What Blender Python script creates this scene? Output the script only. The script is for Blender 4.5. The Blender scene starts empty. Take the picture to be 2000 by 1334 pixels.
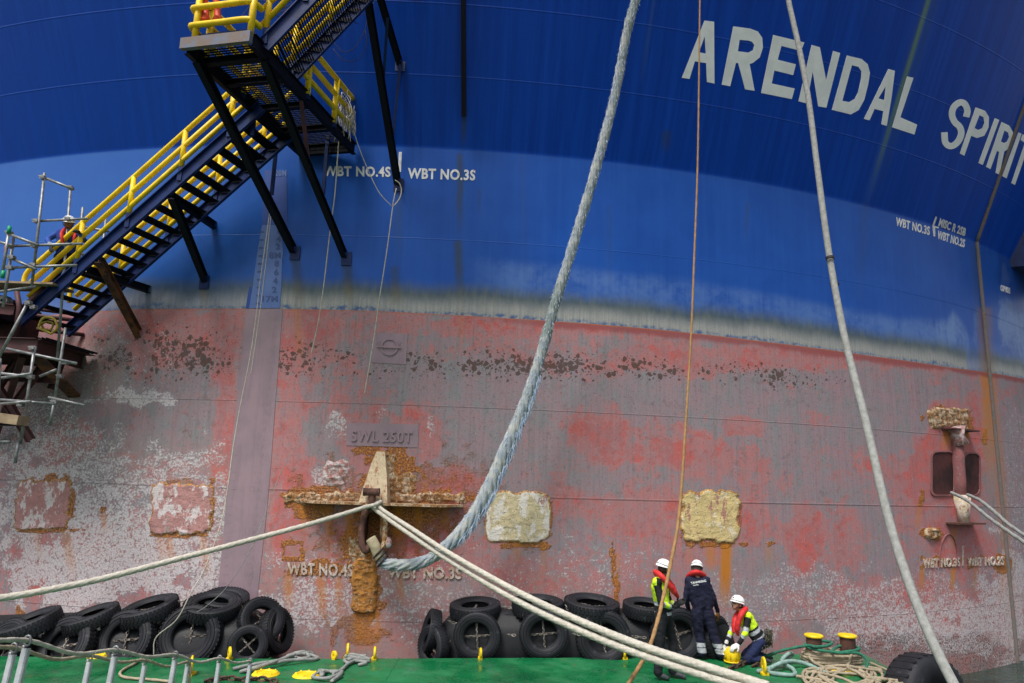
import bpy, bmesh, math, random
import numpy as np
from mathutils import Vector, Matrix
random.seed(7); RNG = np.random.default_rng(7)
C = bpy.context.scene.collection
# ---------------------------------------------------------------- camera
F, PIT, ROL = 1382.555, .189, .031          # focal length in photo pixels (2000 wide), pitch, roll
FW = np.array([0, math.cos(PIT), math.sin(PIT)]); U0 = np.array([0, -math.sin(PIT), math.cos(PIT)]); R0_ = np.array([1., 0, 0])
RI = R0_*math.cos(ROL)+U0*math.sin(ROL); UP = U0*math.cos(ROL)-R0_*math.sin(ROL)
cam = bpy.data.cameras.new('camera'); camo = bpy.data.objects.new('camera', cam); C.objects.link(camo)
cam.sensor_width = 36; cam.lens = F/2000*36; cam.clip_start = .05; cam.clip_end = 3000
camo.matrix_world = Matrix(((RI[0], UP[0], -FW[0], 0), (RI[1], UP[1], -FW[1], 0), (RI[2], UP[2], -FW[2], 0), (0, 0, 0, 1)))
bpy.context.scene.camera = camo
# ---------------------------------------------------------------- world, sun, exposure (overcast day)
w = bpy.data.worlds.new('World'); bpy.context.scene.world = w; w.use_nodes = True
wn = w.node_tree; bg = wn.nodes['Background']; sky = wn.nodes.new('ShaderNodeTexSky'); sky.sky_type = 'NISHITA'; sky.sun_disc = False
SUN_EL, SUN_AZ = math.radians(60), math.radians(212)     # sun behind the camera, a little to the left
sky.sun_elevation = SUN_EL; sky.sun_rotation = SUN_AZ; sky.dust_density = 4; sky.air_density = 1.2
hs = wn.nodes.new('ShaderNodeHueSaturation'); hs.inputs['Saturation'].default_value = .42
wn.links.new(sky.outputs[0], hs.inputs['Color']); wn.links.new(hs.outputs[0], bg.inputs[0]); bg.inputs[1].default_value = .12
sl = bpy.data.lights.new('sun', 'SUN'); sl.energy = 2.7; sl.angle = math.radians(17); sl.color = (1, .965, .92)
so = bpy.data.objects.new('sun', sl); C.objects.link(so)
sd = Vector((math.sin(SUN_AZ)*math.cos(SUN_EL), math.cos(SUN_AZ)*math.cos(SUN_EL), math.sin(SUN_EL)))
so.rotation_euler = sd.to_track_quat('Z', 'Y').to_euler()
vs = bpy.context.scene.view_settings; vs.view_transform = 'Standard'; vs.look = 'None'; vs.exposure = .47; vs.gamma = 1; vs.use_curve_mapping = False
# ---------------------------------------------------------------- measuring helpers
R, CX, DD, K = 30.074, -3.051, 15., .446                # hull radius, axis, clearance, flare slope
CY = math.sqrt((R+DD)**2-CX**2)
def ray(x, y): return FW+RI*(x-1000)/F-UP*(y-667)/F
def aty(x, y, Y): d = ray(x, y); return d*(Y/d[1])
def atz(x, y, z): d = ray(x, y); return d*(z/d[2])
def proj(p): d = p@FW; return np.stack([1000+F*(p@RI)/d, 667-F*(p@UP)/d], -1)
def _hit(d, k, zk):
    q0 = R-k*zk
    a = d[0]**2+d[1]**2-k*k*d[2]**2; b = -2*(d[0]*CX+d[1]*CY)-2*k*q0*d[2]; c = CX*CX+CY*CY-q0*q0
    return d*((-b-math.sqrt(max(b*b-4*a*c, 0)))/(2*a))
ZK0 = 7.25
def th(q): return math.atan2(q[0]-CX, CY-q[1])
# paint boundaries measured on the hull, as heights over the angle round it
_t1 = sorted((th(q), q[2]) for q in (_hit(ray(*p), 0, 0) for p in [(0,627),(120,613),(260,604),(500,603),(700,606),(1000,622),(1150,632),(1300,645),(1500,668),(1700,695),(1850,717),(2000,740)]))
def H1(t): return np.interp(t, [a for a, b in _t1], [b for a, b in _t1])
_t2 = sorted((th(q), q[2]) for q in (_hit(ray(*p), 0, 0) for p in [(0,318),(150,303),(300,293),(700,283),(900,290),(1100,303),(1300,330),(1450,354),(1600,385),(1740,413),(1895,468)]))
_pc = np.polyfit([a for a, b in _t2], [b for a, b in _t2], 3); _lo, _hi = _t2[0][0], _t2[-1][0]
def ZK(t): return np.polyval(_pc, np.clip(t, _lo-.04, _hi+.02))
def hull_hit(x, y):
    d = ray(x, y); q = _hit(d, 0, 0)
    if q[2] <= ZK(th(q)): return q
    zk = ZK(th(q))
    for _ in range(4): q = _hit(d, K, zk); zk = ZK(th(q))
    return q
def hull_pt(t, z, off=0.):
    t = np.asarray(t, float); z = np.asarray(z, float)
    zk = ZK(t); r = R+np.where(z > zk, K*(z-zk), 0)+off
    return np.stack([CX+r*np.sin(t), CY-r*np.cos(t), z+0*t], -1)
def on_hull(x, y, off=0.):
    q = hull_hit(x, y); return hull_pt(th(q), q[2], off)
def szp(x, y): q = hull_hit(x, y); return th(q)*R, q[2]
# ---------------------------------------------------------------- numpy noise
def _h(ix, iy, seed):
    n = (ix*374761393+iy*668265263+seed*1442695041) & 0xffffffff
    n = ((n ^ (n >> 13))*1274126177) & 0xffffffff; n = n ^ (n >> 16)
    return (n & 0xffff)/65535.
def vnoise(x, y, seed=0):
    ix = np.floor(x).astype(np.int64); iy = np.floor(y).astype(np.int64); fx = x-ix; fy = y-iy
    fx = fx*fx*(3-2*fx); fy = fy*fy*(3-2*fy)
    return (_h(ix, iy, seed)*(1-fx)+_h(ix+1, iy, seed)*fx)*(1-fy)+(_h(ix, iy+1, seed)*(1-fx)+_h(ix+1, iy+1, seed)*fx)*fy
def fbm(x, y, seed=0, o=4):
    a = 0; s = 0; m = .5
    for i in range(o): a = a+vnoise(x*2**i, y*2**i, seed+i*17)*m; s += m; m *= .55
    return a/s
def ss(a, b, x): t = np.clip((x-a)/(b-a), 0, 1); return t*t*(3-2*t)
# ---------------------------------------------------------------- object helpers
def tag(o, label=None, cat=None, group=None, kind=None):
    for k, v in (('label', label), ('category', cat), ('group', group), ('kind', kind)):
        if v: o[k] = v
    return o
def empty(name, loc, label, cat, group=None):
    o = bpy.data.objects.new(name, None); C.objects.link(o); o.location = tuple(loc); o.empty_display_size = .1
    return tag(o, label, cat, group)
def mobj(name, v, f, mat, parent=None, smooth=False, loc=None, mats=None, mi=None):
    me = bpy.data.meshes.new(name); v = np.asarray(v, float)
    base = np.array(loc, float) if loc is not None else np.zeros(3)
    me.from_pydata((v-base).tolist(), [], [tuple(int(i) for i in q) for q in f])
    for m in (mats or [mat]): me.materials.append(m)
    if mi is not None: me.polygons.foreach_set('material_index', np.asarray(mi, np.int32))
    if smooth: me.polygons.foreach_set('use_smooth', np.ones(len(me.polygons), bool))
    me.update()
    o = bpy.data.objects.new(name, me); C.objects.link(o)
    if parent:
        o.parent = parent; o.location = tuple(base-np.array(WL(parent)))
    else: o.location = tuple(base)
    return o
def WL(o):
    p = Vector((0, 0, 0))
    while o: p += o.location; o = o.parent
    return p
class MB:                                    # mesh builder in world coordinates
    def __init__(s): s.v = []; s.f = []; s.m = []; s.cur = 0
    def add(s, v, f):
        b = len(s.v); s.v += [tuple(map(float, p)) for p in v]; s.f += [tuple(b+int(i) for i in q) for q in f]; s.m += [s.cur]*len(f); return s
    def beam(s, a, b, w, h, up=(0, 0, 1), bev=.0):
        a = np.array(a, float); b = np.array(b, float); d = b-a; d /= np.linalg.norm(d); u = np.array(up, float)
        x = np.cross(d, u)
        if np.linalg.norm(x) < 1e-4: x = np.cross(d, (1, 0, 0))
        x /= np.linalg.norm(x); y = np.cross(x, d); v = []
        if bev:
            pr = [(-w/2+bev, -h/2), (w/2-bev, -h/2), (w/2, -h/2+bev), (w/2, h/2-bev), (w/2-bev, h/2), (-w/2+bev, h/2), (-w/2, h/2-bev), (-w/2, -h/2+bev)]
        else: pr = [(-w/2, -h/2), (w/2, -h/2), (w/2, h/2), (-w/2, h/2)]
        n = len(pr)
        for p in (a, b):
            for i, j in pr: v.append(p+x*i+y*j)
        f = [(i, (i+1) % n, n+(i+1) % n, n+i) for i in range(n)]+[tuple(range(n-1, -1, -1)), tuple(range(n, 2*n))]
        return s.add(v, f)
    def hbeam(s, a, b, w, h, t=.012, up=(0, 0, 1)):       # H section
        a = np.array(a, float); b = np.array(b, float); d = b-a; d /= np.linalg.norm(d); x = np.cross(d, np.array(up, float)); x /= np.linalg.norm(x); y = np.cross(x, d)
        s.beam(a+y*(h/2-t/2), b+y*(h/2-t/2), w, t, up); s.beam(a-y*(h/2-t/2), b-y*(h/2-t/2), w, t, up); s.beam(a, b, t, h-2*t-.002, up); return s
    def box(s, c, d, bev=0.): c = np.array(c, float); return s.beam(c-np.array((0, d[1]/2, 0)), c+np.array((0, d[1]/2, 0)), d[0], d[2], bev=bev)
    def tube(s, pts, r, n=8, cap=True, mod=None, closed=False):
        p = np.array(pts, float); N = len(p); r = np.broadcast_to(np.asarray(r, float), (N,))
        t = np.roll(p, -1, 0)-np.roll(p, 1, 0) if closed else np.gradient(p, axis=0)
        t /= np.linalg.norm(t, axis=1)[:, None]+1e-12
        ref = np.array([0, 0, 1.]) if abs(t[0][2]) < .9 else np.array([1., 0, 0])
        x = np.cross(t[0], ref); x /= np.linalg.norm(x); L = 0; b = len(s.v); ang = np.arange(n)*2*np.pi/n
        for i in range(N):
            x = x-t[i]*(x@t[i]); x /= np.linalg.norm(x)+1e-12; y = np.cross(t[i], x)
            if i: L += np.linalg.norm(p[i]-p[i-1])
            rr = r[i]*(mod(ang, L, r[i]) if mod else 1)*np.ones(n)
            for k in range(n): s.v.append(tuple(p[i]+(x*math.cos(ang[k])+y*math.sin(ang[k]))*rr[k]))
        M = N if closed else N-1
        f = [(b+i*n+k, b+i*n+(k+1) % n, b+((i+1) % N)*n+(k+1) % n, b+((i+1) % N)*n+k) for i in range(M) for k in range(n)]
        if cap and not closed: f += [tuple(b+k for k in range(n-1, -1, -1)), tuple(b+(N-1)*n+k for k in range(n))]
        s.f += f; s.m += [s.cur]*len(f); return s
    def cyl(s, a, b, r, n=12): return s.tube([a, b], r, n)
    def lathe(s, o, ax, prof, n=24, close=True):          # prof: (radius, height along axis)
        o = np.array(o, float); ax = np.array(ax, float); ax /= np.linalg.norm(ax)
        x = np.cross(ax, (0, 0, 1.) if abs(ax[2]) < .9 else (1., 0, 0)); x /= np.linalg.norm(x); y = np.cross(ax, x)
        v = [o+ax*h+(x*math.cos(a)+y*math.sin(a))*r for r, h in prof for a in [2*math.pi*k/n for k in range(n)]]
        m = len(prof)
        f = [(i*n+k, i*n+(k+1) % n, ((i+1) % m)*n+(k+1) % n, ((i+1) % m)*n+k) for i in range(m if close else m-1) for k in range(n)]
        return s.add(v, f)
    def sphere(s, c, r, n=12, m=8):
        r = np.broadcast_to(np.asarray(r, float), (3,)); c = np.array(c, float)
        v = [c+r*np.array([math.sin(p)*math.cos(a), math.sin(p)*math.sin(a), math.cos(p)]) for p in [math.pi*(i+.0)/m for i in range(1, m)] for a in [2*math.pi*k/n for k in range(n)]]
        v += [c+r*np.array([0, 0, 1]), c-r*np.array([0, 0, 1])]; T = (m-1)*n
        f = [(i*n+k, (i+1)*n+k, (i+1)*n+(k+1) % n, i*n+(k+1) % n) for i in range(m-2) for k in range(n)]
        f += [(T, k, (k+1) % n) for k in range(n)]+[(T+1, (m-2)*n+(k+1) % n, (m-2)*n+k) for k in range(n)]
        return s.add(v, f)
    def chain(s, pts, pitch=.06, wr=.009):                # steel links along a line
        p = spl(pts, 12) if len(pts) > 2 else np.array(pts, float)
        d = np.r_[0, np.cumsum(np.linalg.norm(np.diff(p, axis=0), axis=1))]; n = max(2, int(d[-1]/pitch))
        q = np.stack([np.interp(np.linspace(0, d[-1], n+1), d, p[:, i]) for i in range(3)], -1)
        for i in range(n):
            a, b = q[i], q[i+1]; t = (b-a)/np.linalg.norm(b-a); x = np.cross(t, (0, 0, 1.) if abs(t[2]) < .9 else (1., 0, 0)); x /= np.linalg.norm(x); y = np.cross(t, x)
            u = (x+y if i % 2 else x-y)/math.sqrt(2); c = (a+b)/2; L = pitch*.62; W = pitch*.33
            s.tube([c+t*L*math.cos(k)+u*W*math.sin(k) for k in np.linspace(0, 2*math.pi, 10, endpoint=False)], wr, 5, closed=True)
        return s
    def obj(s, name, mat, parent=None, smooth=False, loc=None, mats=None):
        if parent is not None and loc is None: loc = WL(parent)
        if loc is None: loc = np.array(s.v).mean(0)
        return mobj(name, s.v, s.f, mat, parent, smooth, loc, mats, s.m if mats else None)
def spl(P, n=10):                            # Catmull-Rom
    P = np.array(P, float); Q = np.vstack([2*P[0]-P[1], P, 2*P[-1]-P[-2]]); o = []
    for i in range(1, len(Q)-2):
        for t in np.linspace(0, 1, n, endpoint=False):
            o.append(.5*((2*Q[i])+(-Q[i-1]+Q[i+1])*t+(2*Q[i-1]-5*Q[i]+4*Q[i+1]-Q[i+2])*t*t+(-Q[i-1]+3*Q[i]-3*Q[i+1]+Q[i+2])*t**3))
    o.append(Q[-2]); return np.array(o)
def resample(p, step):
    d = np.r_[0, np.cumsum(np.linalg.norm(np.diff(p, axis=0), axis=1))]; n = max(3, int(d[-1]/step)+1)
    return np.stack([np.interp(np.linspace(0, d[-1], n), d, p[:, i]) for i in range(p.shape[1])], -1)
def copy_tree(o, parent=None):
    c = o.copy(); C.objects.link(c); c.parent = parent
    for ch in [x for x in o.children]: copy_tree(ch, c)
    return c
# ---------------------------------------------------------------- materials
class NT:
    def __init__(s, name):
        s.m = bpy.data.materials.new(name); s.m.use_nodes = True; s.t = s.m.node_tree; s.b = s.t.nodes['Principled BSDF']
        s.b.inputs['Roughness'].default_value = .6
    def n(s, ty, **k):
        x = s.t.nodes.new(ty)
        for a, b in k.items(): setattr(x, a, b)
        return x
    def put(s, sock, v):
        if isinstance(v, (int, float)): sock.default_value = v
        elif isinstance(v, tuple): sock.default_value = v if len(v) != 3 or sock.type != 'RGBA' else (*v, 1)
        else: s.t.links.new(v, sock)
    def attr(s, name, vec=False): x = s.n('ShaderNodeAttribute', attribute_name=name); return x.outputs['Vector'] if vec else x.outputs['Fac']
    def obj(s): return s.n('ShaderNodeTexCoord').outputs['Object']
    def scale(s, v, sc): x = s.n('ShaderNodeMapping'); s.put(x.inputs[0], v); x.inputs['Scale'].default_value = sc; return x.outputs[0]
    def noise(s, v, sc, det=4, rough=.55, dist=0.):
        x = s.n('ShaderNodeTexNoise'); s.put(x.inputs['Vector'], v); x.inputs['Scale'].default_value = sc; x.inputs['Detail'].default_value = det; x.inputs['Roughness'].default_value = rough; x.inputs['Distortion'].default_value = dist; return x.outputs[0]
    def voro(s, v, sc, out='Distance', **k):
        x = s.n('ShaderNodeTexVoronoi', **k); s.put(x.inputs['Vector'], v); x.inputs['Scale'].default_value = sc; return x.outputs[out]
    def wave(s, v, sc, dist=0., **k):
        x = s.n('ShaderNodeTexWave', **k); s.put(x.inputs['Vector'], v); x.inputs['Scale'].default_value = sc; x.inputs['Distortion'].default_value = dist; return x.outputs['Fac']
    def mt(s, op, a, b=0., c=0.):
        x = s.n('ShaderNodeMath', operation=op); s.put(x.inputs[0], a); s.put(x.inputs[1], b); s.put(x.inputs[2], c); return x.outputs[0]
    def ss(s, a, b, v):
        x = s.n('ShaderNodeMapRange', interpolation_type='SMOOTHSTEP'); s.put(x.inputs[0], v); s.put(x.inputs[1], a); s.put(x.inputs[2], b); return x.outputs[0]
    def mix(s, f, a, b, mode='MIX'):
        x = s.n('ShaderNodeMix', data_type='RGBA', blend_type=mode); s.put(x.inputs[0], f); s.put(x.inputs[6], a); s.put(x.inputs[7], b); return x.outputs[2]
    def bump(s, h, st=.5, d=.02): x = s.n('ShaderNodeBump'); s.put(x.inputs['Height'], h); x.inputs['Strength'].default_value = st; x.inputs['Distance'].default_value = d; s.put(s.b.inputs['Normal'], x.outputs[0])
    def out(s, col, rough=None, metal=None):
        s.put(s.b.inputs['Base Color'], col)
        if rough is not None: s.put(s.b.inputs['Roughness'], rough)
        if metal is not None: s.put(s.b.inputs['Metallic'], metal)
        return s.m
def simple(name, c1, c2=None, sc=6, rough=.6, bump=.15, metal=0., wear=None, wearamt=.5, bd=.01, bsc=40, spec=.3):
    t = NT(name); t.b.inputs['Specular IOR Level'].default_value = spec; o = t.obj(); n = t.noise(o, sc, 6); c2 = c2 or tuple(x*.7 for x in c1)
    col = t.mix(t.ss(.35, .65, n), c1, c2)
    if wear: col = t.mix(t.ss(wearamt, wearamt+.08, t.noise(o, sc*2.3, 8, .65)), col, wear)
    if bump: t.bump(t.noise(o, bsc, 4), bump, bd)
    return t.out(col, rough, metal)
M = {}
M['yellow'] = simple('yellow rail paint', (.80, .56, .008), (.68, .45, .008), 5, .42, .08, wear=(.20, .12, .05), wearamt=.70)
M['blue_steel'] = simple('blue steel paint', (.007, .024, .11), (.004, .014, .07), 4, .5, .1, wear=(.10, .05, .04), wearamt=.70, spec=.25)
M['black_steel'] = simple('black steel paint', (.006, .007, .014), (.004, .0045, .009), 4, .6, .1, wear=(.06, .035, .025), wearamt=.68, spec=.15)
M['rusty_beam'] = simple('rusty beam', (.17, .06, .025), (.05, .025, .02), 3, .85, .5, wear=(.015, .015, .02), wearamt=.55)
M['maroon'] = simple('maroon paint', (.085, .03, .032), (.05, .022, .024), 3, .6, .2, wear=(.20, .10, .05), wearamt=.66)
M['galv'] = simple('galvanised tube', (.27, .28, .28), (.15, .155, .16), 9, .45, .1, .45, wear=(.16, .12, .09), wearamt=.68)
M['fascia'] = simple('worn blue fascia', (.12, .15, .22), (.16, .12, .10), 3, .6, .2, wear=(.17, .11, .07), wearamt=.56)
M['wood'] = simple('scaffold board', (.34, .25, .16), (.2, .14, .09), 3, .8, .3)
M['pad'] = simple('buff paint', (.55, .46, .30), (.42, .33, .2), 8, .8, .3, wear=(.25, .08, .06), wearamt=.58)
M['pin'] = simple('rusty steel', (.12, .055, .04), (.06, .03, .025), 10, .8, .5, wear=(.22, .10, .03), wearamt=.58)
M['thimble'] = simple('pale hose sleeve', (.42, .36, .24), (.30, .25, .16), 9, .7, .4)
M['white_paint'] = simple('white lettering paint', (.88, .88, .86), (.78, .79, .78), 2.5, .5, .05, wear=(.50, .50, .50), wearamt=.66)
M['white_worn'] = simple('worn white lettering', (.72, .72, .70), (.55, .55, .54), 6, .6, .1, wear=(.35, .16, .05), wearamt=.60)
M['white_bead'] = simple('crusted white lettering', (.55, .50, .46), (.40, .30, .24), 9, .8, .4, wear=(.26, .11, .04), wearamt=.52)
M['rubber'] = simple('tyre rubber', (.007, .008, .011), (.013, .014, .019), 3, .62, .3, wear=(.04, .04, .046), wearamt=.60, bsc=70)
M['fender'] = simple('fender rubber', (.007, .008, .010), (.012, .013, .017), 2, .55, .35, wear=(.05, .05, .06), wearamt=.66)
M['chain'] = simple('galvanised chain', (.22, .21, .20), (.13, .10, .08), 20, .5, .2, .5)
M['dark_chain'] = simple('rusty dark chain', (.05, .035, .03), (.09, .05, .035), 20, .7, .3, .3)
M['lash_yellow'] = simple('yellow deck fitting paint', (.75, .55, .01), (.66, .44, .01), 8, .45, .15, wear=(.25, .16, .05), wearamt=.68)
M['white_plastic'] = simple('white helmet shell', (.80, .80, .80), (.76, .76, .77), 5, .3, 0)
M['red_vest'] = simple('red life jacket cloth', (.62, .03, .03), (.46, .022, .025), 9, .6, .3)
M['skin'] = simple('skin', (.42, .22, .15), (.36, .17, .12), 20, .5, .05)
M['skin_dark'] = simple('darker skin', (.20, .10, .065), (.16, .08, .05), 20, .5, .05)
M['hair'] = simple('dark hair', (.02, .013, .01), (.035, .022, .015), 40, .6, .4)
M['navy'] = simple('navy coverall cloth', (.007, .0075, .024), (.011, .012, .034), 8, .85, .4, bsc=18)
M['black_cloth'] = simple('black work cloth', (.006, .0065, .009), (.012, .013, .018), 8, .85, .4, bsc=18)
M['royal_cloth'] = simple('royal blue coverall cloth', (.03, .08, .36), (.02, .055, .26), 8, .8, .4, bsc=18)
M['denim'] = simple('dark blue trousers', (.010, .018, .065), (.008, .012, .04), 8, .85, .4, bsc=18)
M['hivis'] = simple('high visibility yellow cloth', (.62, .85, .02), (.50, .72, .02), 8, .7, .3, bsc=18)
M['reflect'] = simple('reflective grey tape', (.42, .44, .47), (.34, .36, .39), 12, .4, .1)
M['boot'] = simple('dark boot leather', (.03, .032, .038), (.05, .052, .06), 10, .6, .2)
M['glove_tan'] = simple('tan work glove', (.30, .16, .04), (.05, .03, .02), 14, .8, .2)
M['glove_dark'] = simple('dark work glove', (.02, .02, .022), (.035, .035, .04), 14, .8, .2)
M['glove_white'] = simple('white work glove', (.62, .62, .60), (.5, .5, .5), 14, .8, .2)
M['orange'] = simple('orange float', (.75, .10, .03), (.62, .07, .03), 6, .5, .1)
M['wire'] = simple('dark cable', (.02, .016, .016), (.03, .02, .02), 6, .6, 0)
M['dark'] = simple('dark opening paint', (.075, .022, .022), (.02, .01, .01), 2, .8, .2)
M['bollard'] = simple('worn bollard steel', (.05, .025, .022), (.10, .045, .03), 5, .6, .3, wear=(.25, .2, .16), wearamt=.66)
def rope_mat(name, c1, c2, c3=None, sc=14, thr=.6):
    t = NT(name); o = t.obj(); col = t.mix(t.ss(.35, .65, t.noise(o, sc, 5)), c1, c2)
    col = t.mix(t.mt('MULTIPLY', t.ss(.45, .75, t.noise(o, 90, 3)), .45), col, tuple(x*.45 for x in c1))
    if c3: col = t.mix(t.ss(thr, thr+.12, t.noise(o, 1.6, 5)), col, c3)
    t.bump(t.noise(o, 130, 3), .5, .01); return t.out(col, .9)
M['rope_blue'] = rope_mat('weathered blue white hawser', (.25, .29, .33), (.38, .39, .37), (.17, .21, .20), 5, .53)
M['rope_fray'] = rope_mat('blue frayed fibre', (.34, .44, .62), (.50, .56, .64))
M['rope_grey'] = rope_mat('grey sheathed rope', (.28, .285, .27), (.21, .21, .20))
M['rope_pale'] = rope_mat('pale mooring rope', (.50, .47, .41), (.40, .37, .31))
M['rope_tan'] = rope_mat('tan fibre rope', (.34, .19, .075), (.25, .14, .055))
M['rope_string'] = rope_mat('thin pale cord', (.48, .45, .38), (.34, .32, .27))
M['rope_beige'] = rope_mat('beige deck rope', (.36, .30, .21), (.26, .22, .15))
M['rope_greydeck'] = rope_mat('grey deck rope', (.26, .27, .26), (.18, .19, .18))
M['rope_green'] = rope_mat('dark green rope', (.015, .16, .09), (.02, .10, .07))
M['rope_mint'] = rope_mat('pale green rope', (.24, .36, .32), (.16, .26, .24))

def deck_mat():
    t = NT('green deck paint'); o = t.obj(); n = t.noise(o, 1.2, 7, .6)
    c = t.mix(t.ss(.35, .65, n), (.006, .140, .046), (.004, .105, .034))
    c = t.mix(t.mt('MULTIPLY', t.ss(.55, .68, t.noise(t.scale(o, (1, .35, 1)), 2.2, 9, .72)), .6), c, (.04, .15, .085))
    c = t.mix(t.mt('MULTIPLY', t.ss(.56, .66, t.noise(o, 1.1, 8, .7)), .5), c, (.004, .055, .022))
    c = t.mix(t.mt('MULTIPLY', t.ss(.66, .74, t.noise(o, 2.1, 8, .6)), .8), c, (.13, .075, .03))
    c = t.mix(t.mt('MULTIPLY', t.ss(.60, .64, t.noise(o, 7, 9, .78)), .6), c, (.10, .10, .07)); c = t.mix(t.mt('MULTIPLY', t.ss(.62, .66, t.noise(t.scale(o, (.6, 9, 1)), 1.6, 8, .75)), .5), c, (.06, .22, .12))
    t.bump(t.noise(o, 25, 6), .25, .01); return t.out(c, t.ss(.3, .8, t.noise(o, 2, 5)))
M['deck'] = deck_mat(); M['deck'].node_tree.nodes['Principled BSDF'].inputs['Roughness'].default_value = .5
# scaly blistered paint and rust for doubler plates, shelf, brackets
def crust(name, a, b, rust, dark, rthr=.56):
    t = NT(name); o = t.obj(); n = t.noise(o, 9, 9, .78, .3); f = t.noise(o, 34, 8, .78)
    c = t.mix(t.ss(.42, .56, n), a, b)
    c = t.mix(t.ss(rthr, rthr+.05, t.noise(t.scale(o, (1, 1, .6)), 9, 9, .74)), c, t.mix(t.ss(.4, .6, f), rust, dark))
    c = t.mix(t.ss(.60, .66, f), c, tuple(x*.5 for x in dark))
    c = t.mix(t.mt('MULTIPLY', t.ss(.52, .6, t.noise(o, 21, 9, .78)), .65), c, t.mix(t.ss(.45, .55, n), a, rust)); v = t.voro(o, 30); t.bump(t.mt('ADD', t.mt('MULTIPLY', n, .6), t.mt('ADD', f, t.mt('MULTIPLY', v, .2))), 1., .022); return t.out(c, .85)
M['crust_buff'] = crust('flaking buff paint', (.58, .44, .19), (.52, .43, .28), (.34, .13, .09), (.26, .11, .03), .54)
M['crust_white'] = crust('white growth over red paint', (.58, .54, .54), (.38, .17, .16), (.36, .19, .06), (.18, .10, .06), .57)
M['crust_cream'] = crust('cream and white scale', (.52, .43, .27), (.66, .61, .56), (.36, .15, .13), (.26, .13, .045), .54)
M['crust_rust'] = crust('heavy orange rust', (.50, .21, .035), (.28, .11, .025), (.56, .43, .26), (.09, .04, .018), .56)
M['crust_rust2'] = crust('rust and pale growth', (.56, .46, .33), (.26, .12, .045), (.42, .18, .035), (.075, .04, .022), .50)
M['cream_fin'] = crust('cream painted fin', (.66, .54, .36), (.58, .46, .30), (.42, .19, .10), (.34, .13, .07), .53)
def pad_mat(name, base, patch, chalk, pthr=.55, cthr=.56):
    t = NT(name); o = t.obj(); c = t.mix(t.ss(.4, .6, t.noise(o, 6, 8, .7)), base, tuple(x*.82 for x in base))
    c = t.mix(t.ss(cthr, cthr+.04, t.noise(t.scale(o, (1.3, 1.3, .8)), 3.3, 9, .74)), c, chalk)
    c = t.mix(t.mt('MULTIPLY', t.ss(pthr, pthr+.03, t.noise(t.scale(o, (1.5, 1.5, .6)), 2.6, 9, .72)), .9), c, patch)
    v = t.voro(o, 17); d = t.mt('MULTIPLY', t.ss(.26, .18, v), t.ss(.5, .56, t.noise(o, 7, 3))); c = t.mix(t.mt('MULTIPLY', d, .6), c, (.30, .19, .13))
    c = t.mix(t.mt('MULTIPLY', t.ss(.60, .66, t.noise(o, 26, 7, .75)), .7), c, (.20, .11, .07))
    e = t.mt('ADD', t.attr('edge'), t.mt('MULTIPLY', t.mt('SUBTRACT', t.noise(o, 8, 8, .75), .5), 2.2))
    c = t.mix(t.mt('MULTIPLY', t.ss(.62, .82, e), .9), c, t.mix(t.ss(.42, .56, t.noise(o, 24, 7, .75)), (.50, .24, .05), (.15, .07, .03)))
    t.bump(t.mt('ADD', t.mt('MULTIPLY', d, .8), t.mt('ADD', t.noise(o, 22, 7, .7), t.noise(o, 4, 6, .6))), 1., .02); return t.out(c, .85)
M['pad_cream'] = pad_mat('cream pad paint', (.60, .50, .31), (.40, .19, .17), (.68, .63, .58), .58, .50)
M['pad_buff'] = pad_mat('buff pad paint', (.62, .48, .22), (.40, .18, .15), (.66, .58, .42), .55, .55)
M['pad_red'] = pad_mat('red pad paint under white growth', (.42, .21, .20), (.32, .24, .22), (.58, .52, .52), .62, .51)
M['pink_paint'] = crust('dull red paint', (.26, .085, .085), (.20, .08, .08), (.30, .25, .24), (.17, .09, .08), .66)

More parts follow.
